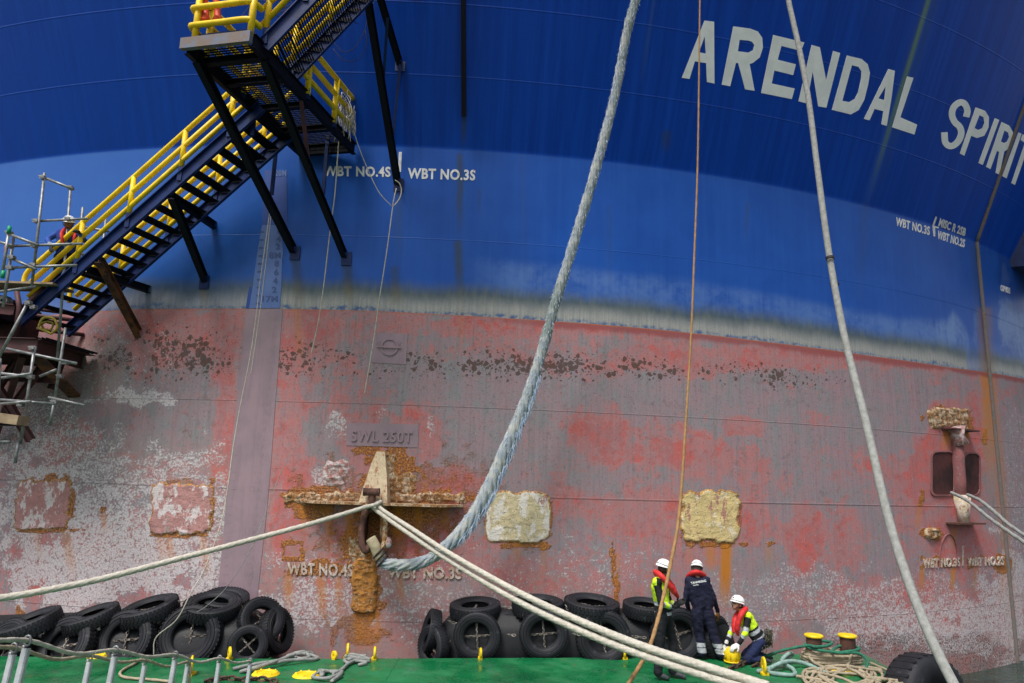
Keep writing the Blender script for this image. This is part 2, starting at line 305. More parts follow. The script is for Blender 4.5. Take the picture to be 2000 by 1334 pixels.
def hull_mat():
    t = NT('ship hull paint'); V = t.attr('sz', True); N1 = t.noise(V, 1.1, 6, .62, .3); N2 = t.noise(V, 7, 8, .68); N3 = t.noise(V, 38, 4, .6)
    ST = t.noise(t.scale(V, (5.5, .22, 1)), 1, 6, .6); ST2 = t.noise(t.scale(V, (16, .6, 1)), 1, 5, .6)
    sx = t.n('ShaderNodeSeparateXYZ'); t.put(sx.inputs[0], V); S, Z = sx.outputs[0], sx.outputs[1]
    hb, hk = t.attr('hb'), t.attr('hk'); A = lambda n: t.attr(n)
    # underwater paint: red where fresh, slate where worn
    g = t.mt('ADD', A('grey'), t.mt('ADD', t.mt('MULTIPLY', t.mt('SUBTRACT', N1, .5), .8), t.mt('ADD', t.mt('MULTIPLY', t.mt('SUBTRACT', N2, .5), .75), t.mt('ADD', t.mt('MULTIPLY', t.mt('SUBTRACT', ST2, .5), .5), t.mt('MULTIPLY', t.mt('SUBTRACT', N3, .5), .4)))))
    red = t.mix(t.ss(.35, .7, N1), (.50, .105, .090), (.35, .135, .140)); red = t.mix(t.mt('MULTIPLY', t.ss(.45, .62, t.noise(V, 2.7, 7, .65)), .65), red, (.30, .165, .18))
    gr = t.mix(t.ss(.38, .62, t.noise(V, 1.9, 6, .6)), (.265, .205, .230), (.200, .220, .235)); gr = t.mix(t.mt('MULTIPLY', t.ss(.4, .6, ST), .5), gr, (.285, .195, .225))
    g2 = t.mt('ADD', g, t.mt('MULTIPLY', t.mt('SUBTRACT', t.noise(V, 3.1, 9, .72, .6), .5), .75)); mid = t.mix(t.ss(.4, .6, t.noise(V, 4.3, 8, .7)), (.34, .185, .195), (.42, .165, .16))
    c = t.mix(t.mt('MULTIPLY', t.ss(.20, .32, g2), .85), red, mid); c = t.mix(t.mt('MULTIPLY', t.ss(.44, .63, g2), .93), c, gr)
    c = t.mix(t.mt('MULTIPLY', t.ss(.40, .75, ST2), .28), c, (.10, .065, .07))
    c = t.mix(t.mt('MULTIPLY', t.ss(.5, .62, N3), .25), c, (.30, .20, .20))
    c = t.mix(t.mt('MULTIPLY', t.ss(.57, .64, t.noise(V, 22, 5, .7)), .6), c, (.085, .055, .055))
    c = t.mix(t.mt('MULTIPLY', t.ss(.585, .63, t.noise(t.scale(V, (1, .6, 1)), 9.5, 7, .7)), t.mt('MULTIPLY', A('grey'), .55)), c, (.10, .085, .095))
    c = t.mix(t.mt('MULTIPLY', t.ss(.54, .60, t.noise(V, 5, 9, .78, .4)), .40), c, t.mix(t.ss(.45, .55, N1), (.12, .085, .095), (.33, .17, .17)))
    c = t.mix(t.mt('MULTIPLY', t.ss(.61, .66, t.noise(V, 13, 8, .75)), .55), c, (.42, .35, .36))
    c = t.mix(t.mt('MULTIPLY', t.ss(.60, .66, t.noise(t.scale(V, (26, 1.4, 1)), 1, 5, .7)), .30), c, (.09, .06, .06))
    c = t.mix(t.mt('MULTIPLY', t.ss(.62, .67, t.noise(t.scale(V, (2, 17, 1)), 1, 6, .7)), .22), c, (.40, .30, .31))
    # pale grime and olive slime lower down
    c = t.mix(t.mt('MULTIPLY', A('grime'), t.ss(.3, .7, t.mt('ADD', t.mt('MULTIPLY', N2, .6), t.mt('MULTIPLY', ST, .4)))), c, (.25, .20, .155))
    # dark limpet blotches
    vd = t.n('ShaderNodeTexVoronoi'); dv = t.n('ShaderNodeVectorMath', operation='ADD'); t.put(dv.inputs[0], V)
    nz = t.n('ShaderNodeTexNoise'); t.put(nz.inputs['Vector'], V); nz.inputs['Scale'].default_value = 9; sc_ = t.n('ShaderNodeVectorMath', operation='SCALE'); t.put(sc_.inputs[0], nz.outputs[1]); sc_.inputs['Scale'].default_value = .10
    t.put(dv.inputs[1], sc_.outputs[0]); t.put(vd.inputs['Vector'], dv.outputs[0]); vd.inputs['Scale'].default_value = 8.5
    rad = t.n('ShaderNodeSeparateColor'); t.put(rad.inputs[0], vd.outputs['Color'])
    thr = t.mt('MULTIPLY', t.mt('MULTIPLY', A('spot'), .85), t.mt('ADD', rad.outputs[0], .10))
    sp = t.ss(.0, .05, t.mt('SUBTRACT', thr, vd.outputs['Distance']))
    v2 = t.n('ShaderNodeTexVoronoi'); t.put(v2.inputs['Vector'], dv.outputs[0]); v2.inputs['Scale'].default_value = 21; r2 = t.n('ShaderNodeSeparateColor'); t.put(r2.inputs[0], v2.outputs['Color'])
    sp2 = t.ss(.0, .06, t.mt('SUBTRACT', t.mt('MULTIPLY', t.mt('MULTIPLY', A('spot'), .8), r2.outputs[1]), v2.outputs['Distance']))
    spt = t.mt('MULTIPLY', t.mt('MAXIMUM', sp, sp2), t.ss(.22, .38, N3))
    c = t.mix(t.mt('MULTIPLY', spt, .86), c, t.mix(N3, (.035, .020, .017), (.10, .06, .045)))
    # white calcareous growth: speckles and dots
    wv = t.mt('ADD', t.mt('MULTIPLY', A('white'), .44), t.mt('ADD', t.mt('MULTIPLY', N2, .42), t.mt('MULTIPLY', t.noise(V, 19, 7, .72), .85)))
    wm = t.ss(.80, .865, wv)
    wc = t.mix(t.ss(.4, .6, t.noise(V, 30, 4)), (.62, .58, .59), (.42, .38, .39))
    c = t.mix(t.mt('MULTIPLY', wm, .85), c, wc)
    v3 = t.n('ShaderNodeTexVoronoi'); t.put(v3.inputs['Vector'], V); v3.inputs['Scale'].default_value = 10; r3 = t.n('ShaderNodeSeparateColor'); t.put(r3.inputs[0], v3.outputs['Color'])
    dots = t.ss(0, .05, t.mt('SUBTRACT', t.mt('MULTIPLY', t.mt('ADD', t.mt('MULTIPLY', A('white'), .26), .07), t.mt('POWER', r3.outputs[0], 3.)), v3.outputs['Distance']))
    c = t.mix(t.mt('MULTIPLY', dots, .8), c, (.42, .38, .36))
    c = t.mix(t.mt('MULTIPLY', t.mt('MULTIPLY', A('white'), .60), t.ss(.3, .7, t.mt('ADD', t.mt('MULTIPLY', N2, .6), t.mt('MULTIPLY', t.noise(V, 3, 6, .7), .4)))), c, (.46, .41, .44))
    # black and brown crust near the waterline, and shade painted below the landing
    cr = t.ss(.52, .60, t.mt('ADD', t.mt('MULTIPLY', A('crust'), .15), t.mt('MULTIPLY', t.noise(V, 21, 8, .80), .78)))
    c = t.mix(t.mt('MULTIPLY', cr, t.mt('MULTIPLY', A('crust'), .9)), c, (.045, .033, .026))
    # rust
    RF = t.noise(V, 19, 8, .78); rv = t.mt('ADD', t.mt('MULTIPLY', A('rust'), .80), t.mt('ADD', t.mt('MULTIPLY', N2, .25), t.mt('ADD', t.mt('MULTIPLY', RF, .55), t.mt('MULTIPLY', ST2, .10))))
    rm = t.ss(.74, .92, rv); rc = t.mix(t.ss(.42, .55, t.noise(V, 27, 8, .75)), (.52, .19, .028), (.13, .055, .026)); rc = t.mix(t.ss(.57, .64, t.noise(V, 15, 9, .78)), rc, t.mix(t.ss(.4, .6, RF), (.60, .44, .22), (.56, .48, .40)))
    c = t.mix(t.mt('MULTIPLY', rm, .92), c, rc)
    c = t.mix(t.mt('MULTIPLY', A('drip'), t.mt('ADD', .45, t.mt('MULTIPLY', ST2, 1.0))), c, (.46, .17, .018))
    def line(z0, w_=.012): return t.ss(w_*1.6, w_*.4, t.mt('ABSOLUTE', t.mt('SUBTRACT', Z, z0)))
    LN = t.mt('MAXIMUM', t.mt('MAXIMUM', line(-.40, .016), line(1.42, .009)), line(-2.9, .009)); c = t.mix(t.mt('MULTIPLY', LN, t.mt('MULTIPLY', N2, .55)), c, (.05, .035, .037))
    # blue topsides
    bl = t.mix(t.ss(.3, .7, N1), (.006, .058, .30), (.009, .070, .34)); bl = t.mix(t.mt('MULTIPLY', t.ss(.35, .75, ST), .45), bl, (.014, .090, .38))
    bl = t.mix(t.mt('MULTIPLY', A('leftpale'), .8), bl, (.034, .120, .38))
    bl = t.mix(t.mt('MULTIPLY', A('pale'), t.ss(.34, .6, t.mt('ADD', t.mt('MULTIPLY', ST, .25), t.mt('ADD', t.mt('MULTIPLY', N2, .25), t.mt('MULTIPLY', N1, .5))))), bl, (.12, .21, .43))
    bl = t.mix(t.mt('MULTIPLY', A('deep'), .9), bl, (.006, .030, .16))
    dk = t.mix(t.ss(.35, .72, ST), (.0015, .042, .32), (.003, .060, .42)); dk = t.mix(t.mt('MULTIPLY', t.ss(.5, .8, ST2), .4), dk, (.008, .095, .50))
    dk = t.mix(t.mt('MULTIPLY', A('leftpale'), .5), dk, (.006, .065, .36))
    bl = t.mix(t.ss(-.008, .008, hk), bl, dk)
    LB = t.mt('MAXIMUM', t.mt('MAXIMUM', line(8.667), line(5.10, .008)), t.mt('MAXIMUM', line(10.02), line(11.55))); bl = t.mix(t.mt('MULTIPLY', LB, .09), bl, (.06, .13, .40))
    # slime band above the waterline boot-top
    hbn = t.mt('ADD', hb, t.mt('ADD', t.mt('MULTIPLY', t.mt('SUBTRACT', ST2, .5), .09), t.mt('MULTIPLY', t.mt('SUBTRACT', t.noise(t.scale(V, (.5, .3, 1)), 1, 7, .65), .5), .55)))
    AL = A('algae')
    oli = t.mix(t.ss(.35, .7, t.noise(t.scale(V, (4, 1, 1)), 2, 6)), (.060, .085, .095), (.10, .12, .105)); oli = t.mix(t.ss(.48, .12, hbn), oli, t.mix(t.ss(.35, .65, ST2), (.25, .255, .235), (.36, .35, .31)))
    oli = t.mix(t.mt('MULTIPLY', t.ss(.5, .62, N3), .35), oli, (.10, .10, .08))
    bl = t.mix(t.mt('MULTIPLY', t.mt('MULTIPLY', t.ss(.80, .40, hbn), AL), .93), bl, oli)
    bl = t.mix(t.mt('MULTIPLY', t.mt('MULTIPLY', t.ss(.10, .02, hbn), AL), t.ss(.4, .6, N2)), bl, (.05, .10, .22))
    bl = t.mix(t.mt('MULTIPLY', A('stain'), t.mt('ADD', .65, t.mt('MULTIPLY', ST2, .6))), bl, t.mix(t.ss(.8, .3, hb), (.035, .05, .06), (.15, .115, .05)))
    bl = t.mix(t.mt('MULTIPLY', A('green'), .75), bl, (.16, .26, .10))
    bl = t.mix(t.mt('MULTIPLY', A('drip'), t.mt('ADD', .3, t.mt('MULTIPLY', ST2, .7))), bl, (.20, .11, .03))
    edge = t.mt('ADD', hb, t.mt('MULTIPLY', t.mt('SUBTRACT', N3, .5), .03))
    c = t.mix(t.mt('MULTIPLY', t.mt('MULTIPLY', t.ss(-.20, -.08, hbn), t.attr('redband')), .8), c, (.255, .06, .06))
    c = t.mix(t.mt('MULTIPLY', t.ss(-.045, .0, edge), t.ss(.35, .6, N2)), c, (.33, .12, .05))
    c = t.mix(t.ss(-.004, .004, edge), c, bl)
    under = t.ss(.01, -.01, hb)
    h = t.mt('ADD', t.mt('MULTIPLY', t.mt('ADD', t.mt('MULTIPLY', N3, .25), t.mt('ADD', t.mt('MULTIPLY', wm, .5), t.mt('ADD', t.mt('MULTIPLY', t.mt('MULTIPLY', rm, N2), 2.), t.mt('MULTIPLY', t.mt('ADD', spt, dots), .5)))), under), t.mt('ADD', t.mt('MULTIPLY', t.noise(t.scale(V, (.8, .5, 1)), 1, 2), .5), t.mt('MULTIPLY', t.mt('ADD', LN, LB), .35)))
    t.bump(h, .55, .03)
    t.b.inputs['Specular IOR Level'].default_value = .18
    return t.out(c, t.mix(under, (.34, .34, .34), (.75, .75, .75)))
M['hull'] = hull_mat()
def flat_panel(name, c1, c2, emb=.2):
    t = NT(name); o = t.obj(); c = t.mix(t.ss(.35, .65, t.noise(o, 2, 6)), c1, c2)
    c = t.mix(t.mt('MULTIPLY', t.ss(.5, .7, t.noise(t.scale(o, (9, 9, .8)), 1, 5)), .25), c, tuple(x*.6 for x in c1))
    t.bump(t.noise(o, 30, 5), .2, .01); return t.out(c, .65)
M['mauve'] = flat_panel('fresh mauve primer', (.27, .185, .215), (.23, .165, .195))
M['mauve_text'] = flat_panel('raised mauve marks', (.27, .185, .215), (.23, .165, .195))
M['strip_blue'] = flat_panel('pale blue touch up paint', (.085, .15, .36), (.065, .125, .33))
M['strip_text'] = flat_panel('dark draft figures', (.035, .075, .22), (.03, .06, .18))
M['strip_dark'] = flat_panel('darker blue touch up paint', (.010, .055, .26), (.009, .048, .24))

# ================================================================= SETTING
def water():
    t = NT('harbour water'); o = t.obj(); h = t.mt('ADD', t.noise(t.scale(o, (1, 1.6, 1)), 1.1, 6, .6, .5), t.mt('MULTIPLY', t.noise(o, 6, 4), .3)); t.bump(h, 1., .25)
    m = t.out(t.mix(t.ss(.4, .6, t.noise(o, .7, 4)), (.014, .032, .026), (.022, .045, .035)), .08)
    v = [(-900, -900, -4.42), (900, -900, -4.42), (900, 900, -4.42), (-900, 900, -4.42)]
    o = mobj('water', v, [(0, 1, 2, 3)], m); tag(o, 'dark green harbour water beneath the ship hull and green deck', 'water', kind='structure')
water()

# ================================================================= SHIP HULL
ship = empty('cylindrical_ship', (CX, CY, -4.42), 'huge round blue hull with scuffed red underwater paint and white ship name', 'ship')
def blobmask(X, Y, L, seed, wob=.5, fr=.03):          # ellipses (x, y, rx, ry, value) in traced units with ragged edges
    wx = (fbm(X*fr, Y*fr, seed, 5)-.5)*wob*1.4; wy = (fbm(X*fr, Y*fr, seed+50, 5)-.5)*wob*1.4; out = np.zeros_like(X)
    for (x, y, rx, ry, v) in L:
        d = np.sqrt(((X-x)/rx+wx*2)**2+((Y-y)/ry+wy*2)**2); m = ss(1.15, .7, d)*v
        out = np.where(v > 0, np.maximum(out, m), out+m*(1 if v < 0 else 0))
    return out
def build_hull():
    t0, t1 = th(hull_hit(0, 650))-.26, .90; z0, z1 = -6.0, 14.0
    ts = np.arange(t0, t1, .052/R); zs = np.arange(z0, z1, .052); T, Z = np.meshgrid(ts, zs)
    # snap a row to the knuckle
    zk = ZK(T); Z = np.where(np.abs(Z-zk) < .026, zk, Z)
    P = hull_pt(T, Z); n, m = Z.shape; PX = proj(P.reshape(-1, 3)).reshape(n, m, 2); X, Y = PX[..., 0], PX[..., 1]
    S = T*R; HB = Z-H1(T); HK = Z-zk
    idx = np.arange(n*m).reshape(n, m); f = np.stack([idx[:-1, :-1], idx[:-1, 1:], idx[1:, 1:], idx[1:, :-1]], -1).reshape(-1, 4)
    me = bpy.data.meshes.new('hull_shell'); me.vertices.add(n*m); me.loops.add(len(f)*4); me.polygons.add(len(f))
    base = np.array([CX, CY, -4.42]); me.vertices.foreach_set('co', (P.reshape(-1, 3)-base).ravel()); me.loops.foreach_set('vertex_index', f.ravel().astype(np.int32)); me.polygons.foreach_set('loop_start', (np.arange(len(f))*4).astype(np.int32))
    me.update(calc_edges=True); me.validate()
    def at(nm, a): x = me.attributes.new(nm, 'FLOAT', 'POINT'); x.data.foreach_set('value', a.astype(np.float32).ravel())
    x = me.attributes.new('sz', 'FLOAT_VECTOR', 'POINT'); x.data.foreach_set('vector', np.stack([S, Z, 0*S], -1).astype(np.float32).ravel())
    at('hb', HB); at('hk', HK)
    # worn (slate) areas against red ones
    grey = .50+0*S
    G = [(330,800,260,90,.35),(60,1000,120,200,.2),(900,760,330,60,.5),(1000,850,120,90,.4),(1280,780,200,50,.5),(1620,800,240,90,.5),(1500,930,200,90,.3),(880,860,110,70,.4),(700,700,160,40,.25),(1350,1020,60,40,.2),(1700,1100,60,160,.35),(1480,1150,110,90,.3),(1600,1180,70,70,.35),(1980,950,60,260,.4),(180,950,120,60,.35),(620,850,40,50,.4),(1650,740,300,30,.25),(590,760,50,40,.3),(1050,1000,120,120,.18),(250,680,80,60,.2),(1850,1130,90,80,.15),(1560,650,70,1,.0),(1200,920,100,70,.25),(830,650,120,30,.2),(1170,680,90,30,.25)]
    grey = grey+blobmask(X, Y, G, 3)*.55
    Rd = [(600,650,60,60,.5),(340,640,150,40,.35),(445,800,28,150,.7),(640,720,70,40,.4),(560,900,40,200,.4),(700,780,60,60,.4),(835,850,30,60,.5),(840,800,50,30,.3),(1160,850,70,60,.6),(1300,885,110,28,.6),(1450,830,60,22,.7),(1390,900,40,50,.5),(1230,1000,110,50,.35),(1560,1060,45,90,.45),(1660,1050,40,60,.45),(1700,900,20,20,.6),(1840,900,75,110,.9),(1050,1130,120,40,.25),(880,950,90,50,.6),(800,1060,150,60,.45),(560,1050,40,80,.4),(110,880,32,40,.6),(170,1065,32,36,.7),(70,1060,60,40,.5),(60,1130,40,50,.45),(760,670,30,30,.25),(950,640,300,20,.3),(1500,700,400,28,.35),(1880,800,60,30,.3),(300,690,50,30,.35),(1440,1020,70,60,.4),(1680,1180,120,60,.35),(1820,1180,100,60,.45),(1880,1060,70,60,.45),(1600,820,30,22,.5),(430,880,20,60,.5),(640,1160,80,60,.3),(1470,920,40,60,.3),(1100,980,60,30,.3)]
    grey = grey-blobmask(X, Y, Rd, 9)*.62; at('grey', np.clip(grey, -.4, 1.2))
    Wt = [(200,1080,280,110,.55),(90,960,130,120,.5),(330,1000,180,130,.45),(60,850,90,110,.38),(270,775,80,20,.62),(650,930,36,40,.6),(655,815,18,28,.6),(660,830,22,40,.4),(160,900,130,80,.42),(720,1150,220,100,.35),(620,1190,120,60,.5),(900,1180,160,60,.4),(1150,1120,130,60,.3),(1700,1200,260,60,.42),(1850,1225,160,60,.55),(1700,1235,140,50,.5),(1560,1160,140,60,.38),(1960,1200,60,130,.5),(1420,1170,80,60,.35),(90,930,60,30,.6),(210,960,18,14,.6),(350,920,60,30,.5),(230,700,150,90,.18),(750,800,12,18,.5),(840,830,8,24,.6),(1800,1170,60,60,.35),(1990,980,40,200,.25),(1110,1080,20,40,.4),(1180,1150,30,60,.4),(560,650,10,10,.0),(1045,1140,200,90,.25)]
    at('white', np.interp(X, [300, 520, 1000, 1500, 2000], [.80, .70, .55, .60, .74])*np.clip(blobmask(X, Y, Wt, 21, .7)+.12+.10*ss(850, 1200, Y), 0, 1)*ss(.2, .55, fbm(S*1.9, Z*1.9, 5)+.18)*ss(.05, -.05, HB))
    Rs = [(740,945,180,60,.46),(720,1070,120,80,.46),(600,995,60,26,.6),(700,1230,60,50,.5),(900,935,110,60,.42),(830,1020,120,50,.5),(765,925,52,56,.8),(650,965,110,12,.9),(850,970,60,14,.8),(600,975,50,14,.9),(780,1010,90,30,.75),(820,1000,50,40,.5),(690,1060,34,30,.7),(715,1120,34,60,.95),(715,1170,30,40,.9),(620,1110,60,16,.8),(572,1075,24,26,.0),(590,1150,60,40,.3),(715,1240,30,50,.5),(1195,1090,7,40,.7),(1205,1150,9,50,.7),(1850,815,42,22,1.),(1890,830,16,16,.9),(1820,1042,16,13,1.),(1925,855,6,20,.7),(1800,968,6,26,.75),(1504,1062,7,8,.9),(1380,1220,14,30,.5),(1850,1100,70,12,.7),(35,1200,12,14,.8),(202,998,7,12,.8),(1960,1100,16,18,.7),(1945,1240,20,30,.4),(715,878,30,10,.8),(745,895,30,20,.6),(885,1010,80,14,.4),(855,940,20,10,.5),(1395,1060,45,10,.6),(1355,1062,30,8,.4),(670,970,110,26,.35),(740,1060,80,60,.35),(1440,820,30,8,.0),(1035,1075,30,14,.4),(360,840,14,26,.4),(850,830,6,16,.4),(740,812,30,6,.4),(136,985,8,52,.8),(88,1036,58,6,.7),(414,990,8,48,.75),(355,1044,60,7,.75),(300,990,6,40,.5),(1012,1064,60,8,.8),(1076,1010,5,40,.6),(946,1010,5,40,.5),(1388,1062,58,9,.75),(1333,1010,6,40,.6),(1444,1010,5,40,.5),(90,935,50,12,.6),(350,942,50,9,.5)]
    sq = ((np.abs(X-572) < 22) & (np.abs(Y-1075) < 20) & ~((np.abs(X-572) < 14) & (np.abs(Y-1075) < 12)))*.8
    at('rust', np.clip(np.maximum(blobmask(X, Y, Rs, 33, .8, .06), sq), 0, 1)*ss(.05, -.05, HB))
    # dark growth spots in a band under the boot-top
    mid = np.interp(X, [0, 200, 300, 450, 700, 900, 1100, 1300, 1500, 1700, 2000], [690, 690, 690, 700, 705, 715, 712, 722, 733, 745, 800])
    hw = np.interp(X, [0, 180, 350, 500, 900, 1300, 1500, 1600, 1700], [30, 60, 62, 45, 40, 30, 30, 26, 12])
    amp = np.interp(X, [0, 150, 220, 400, 470, 540, 620, 720, 850, 1100, 1230, 1350, 1450, 1520, 1580, 1640, 1700, 2000], [0, .2, .95, .95, .3, .9, .85, .5, .75, 1., .85, .55, .55, 1., .4, .45, .1, 0])
    spot = np.exp(-((Y-mid-18*(fbm(S*.8, Z*0, 77)-.5))/hw)**2*1.3)*amp*ss(.25, .60, fbm(S*1.6, Z*2.2, 41, 4)+.10); at('spot', spot*(HB < 0))
    at('grime', np.clip(ss(1130, 1290, Y)*.5+blobmask(X, Y, [(620,1150,200,90,.5),(300,900,200,60,.3),(60,700,150,150,.0),(450,1000,80,120,.3),(160,720,90,70,.5),(1000,1180,300,60,.4)], 55), 0, .8))
    at('crust', np.clip(ss(1215, 1275, Y)*ss(1500, 1700, X)*.9+ss(-4.0, -4.35, Z)*.8+blobmask(X, Y, [(1190,1110,160,40,.45),(1750,1255,200,24,.6),(1990,1130,40,120,.5),(1900,1260,60,30,.8),(590,1000,60,40,.3),(250,740,160,30,.35),(70,760,120,130,.85),(900,1140,160,20,.35)], 60), 0, 1))  # the big left blob paints the landing's shade into the crust mask
    # running streaks: (x, y top, y bottom, half width, value)
    def streak(L, sd):
        o = np.zeros_like(X)
        for (x, ya, yb, hw_, v, *sl) in L:
            lean = (x-1196)/7556*(Y-ya)*-1 if not sl else sl[0]*(Y-ya)
            d = np.abs(X-x-lean-6*(fbm(S*0+x, Z*1.5, sd)-.5)); o = np.maximum(o, v*ss(hw_*1.5, hw_*.4, d)*ss(ya-4, ya+4, Y)*ss(yb+8, yb-(yb-ya)*.6, Y))
        return o
    at('drip', streak([(1418,1060,1200,11,1.),(1390,1065,1120,10,.6),(1345,1065,1110,5,.3),(562,1120,1200,9,.55),(624,1125,1220,8,.6),(660,1125,1220,6,.5),(780,1120,1180,7,.45),(715,1195,1290,26,.55),(128,1035,1140,9,.4),(70,1035,1100,6,.3),(312,1040,1120,7,.35),(395,1040,1140,8,.4),(1795,985,1040,5,.5),(1503,1065,1110,8,.3),(1865,1030,1070,6,.5),(1803,1108,1160,5,.7),(1863,1108,1160,5,.8),(1906,1105,1160,6,.4),(1010,1060,1100,9,.4),(1060,1050,1130,6,.4),(740,840,870,10,.4),(800,940,980,3,.6),(830,940,980,3,.5),(775,940,990,12,.5),(1205,1080,1190,6,.4),(580,600,720,8,.3),(1430,845,860,20,.0),(898,600,680,6,.2),(202,1005,1040,5,.5),(1922,600,1010,14,.8,.05),(1936,740,1290,12,.35,.085),(1380,1190,1250,8,.5),(640,985,1080,7,.6),(680,990,1060,8,.7),(775,990,1080,8,.8),(815,990,1050,6,.7),(870,985,1040,6,.6),(700,1200,1280,10,.7),(735,1195,1270,8,.6),(590,985,1050,6,.5),(330,1044,1110,7,.5),(1410,855,900,4,.0),(1850,840,882,8,.7),(1890,838,880,6,.6),(1962,1100,1190,5,.3)], 5))
    at('stain', streak([(895,470,600,8,.8),(899,300,480,6,.75,-.012),(577,490,610,9,.6),(677,505,610,10,.65),(397,553,610,8,.5),(778,350,520,8,.4,-.01),(771,520,610,9,.5),(905,210,300,5,.7,-.01),(1300,255,300,9,.5),(1460,395,480,3,.4),(1020,300,600,7,.12),(1190,400,600,5,.2),(1690,395,620,9,.18),(937,370,430,3,.35),(1903,480,700,10,.3,.09)], 7)*(1-.0))
    at('green', np.clip(np.maximum(ss(7, 2, np.abs(X-(1809-(Y-15)*.305)))*ss(430, 180, Y)*.8, ss(5, 1.5, np.abs(X-(1276-(Y-10)*.16)))*ss(200, 40, Y)*.16), 0, 1)*(HK > 0)+ss(26, 8, np.abs(X-(1809-(Y-15)*.305)-6))*ss(470, 200, Y)*.10*(HK > 0))
    at('algae', np.interp(X, [-200, 130, 250, 420, 550, 2200], [.0, .25, .75, .8, 1, 1])*np.where((X > 1870+.09*(Y-500)) & (X < 1925), .6, 1)*(1+0*Y))
    wedge = ss(.55, .42, np.abs(X-(1560))/10000)
    pale = np.interp(X, [900, 1010, 1400, 1800, 1850, 1885, 1897, 2000], [0, .55, .45, .6, .95, .95, .2, .3])*ss(1.25+.15*fbm(S*.7, Z*0, 3), 1.0, HB-np.interp(X, [1000, 1500, 1750, 1850, 1862, 1900], [.1, .0, -.1, .15, .45, -.3]))*(HB > 0)
    pale = np.maximum(pale, blobmask(X, Y, [(1966,620,16,70,.9),(1985,660,20,60,.9),(1960,560,6,60,.5),(1905,640,5,40,.4)], 70))
    at('pale', np.clip(pale, 0, 1))
    at('leftpale', ss(900, 0, X)*(1-.3*fbm(S, Z, 12)))
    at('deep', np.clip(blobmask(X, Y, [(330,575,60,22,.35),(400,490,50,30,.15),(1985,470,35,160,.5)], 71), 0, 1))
    at('redband', ss(900, 1100, X))
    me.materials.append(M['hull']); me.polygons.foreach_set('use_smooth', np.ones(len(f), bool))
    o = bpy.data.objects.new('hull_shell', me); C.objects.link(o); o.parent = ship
    # mark the knuckle sharp by splitting shading: add the rest of the round hull coarsely
    v = []; ff = []; ang = np.linspace(t1-.0005, 2*math.pi+t0+.0005, 120)
    for a in ang:
        for zz, rr in ((-6, R-.01), (7.25, R-.01), (14, R-.01+K*6.75)): v.append((CX+rr*math.sin(a), CY-rr*math.cos(a), zz))
    for i in range(len(ang)-1):
        for k in range(2): ff.append((i*3+k, (i+1)*3+k, (i+1)*3+k+1, i*3+k+1))
    far = mobj('far_hull_side', v, ff, M['blue_steel'], ship, loc=base)
    v = []; n = 140; zd = 14.0
    for a in np.linspace(0, 2*math.pi, n, endpoint=False):
        rr = R+K*(14-7.2); v += [(CX+(rr+.05)*math.sin(a), CY-(rr+.05)*math.cos(a), zd-.01), (CX+(rr+.05)*math.sin(a), CY-(rr+.05)*math.cos(a), zd+1.1)]
    ff = [(2*i, 2*((i+1) % n), 2*((i+1) % n)+1, 2*i+1) for i in range(n)]+[tuple(range(1, 2*n, 2))]
    mobj('bulwark', v, ff, M['blue_steel'], ship, loc=base)
build_hull()

# flat shapes laid on the hull: polygons traced in photo pixels, cut finely, then set on the plating
def px_mesh(polys, step=14):
    cu = bpy.data.curves.new('tmp', 'CURVE'); cu.dimensions = '2D'; cu.fill_mode = 'BOTH'
    for P in polys:
        s = cu.splines.new('POLY'); s.points.add(len(P)-1); s.use_cyclic_u = True
        for i, p in enumerate(P): s.points[i].co = (p[0]/100, -p[1]/100, 0, 1)
    return curve_mesh(cu, step)
def curve_mesh(cu, step=14, xf=None):
    ob = bpy.data.objects.new('tmp', cu); C.objects.link(ob); bpy.context.view_layer.update()
    dg = bpy.context.evaluated_depsgraph_get(); me = bpy.data.meshes.new_from_object(ob.evaluated_get(dg))
    bm = bmesh.new(); bm.from_mesh(me); bpy.data.objects.remove(ob); bpy.data.meshes.remove(me)
    if xf:
        for v in bm.verts: x, y = xf(v.co.x, v.co.y); v.co = (x/100, -y/100, 0)
    xs = [v.co.x for v in bm.verts]; ys = [v.co.y for v in bm.verts]; st = step/100
    for ax, lo, hi in ((0, min(xs), max(xs)), (1, min(ys), max(ys))):
        k = lo+st*.5
        while k < hi:
            nrm = (1, 0, 0) if ax == 0 else (0, 1, 0); co = (k, 0, 0) if ax == 0 else (0, k, 0)
            bmesh.ops.bisect_plane(bm, geom=bm.verts[:]+bm.edges[:]+bm.faces[:], plane_co=co, plane_no=nrm, dist=1e-6); k += st
    return bm
def lay(name, bm, mat, off, thick, parent):
    """drop the pixel mesh on the hull at a small offset, give it thickness down to the plate"""
    vs_ = [on_hull(v.co.x*100, -v.co.y*100) for v in bm.verts]; tz = [(th(q), q[2]) for q in vs_]
    bm.verts.index_update(); n = len(tz); T = np.array([a for a, b in tz]); Z = np.array([b for a, b in tz])
    top = hull_pt(T, Z, off+thick); bot = hull_pt(T, Z, off-.004); F_ = [[v.index for v in f.verts] for f in bm.faces]
    side = [(e.verts[0].index, e.verts[1].index) for e in bm.edges if len(e.link_faces) == 1]
    f = F_+[[a, b, b+n, a+n] for a, b in side]
    bm.free(); return mobj(name, np.vstack([top, bot]), f, mat, parent, loc=WL(parent))
def poly_on_hull(name, polys, mat, off=.004, thick=.004, parent=None, step=14): return lay(name, px_mesh(polys, step), mat, off, thick, parent or ship)
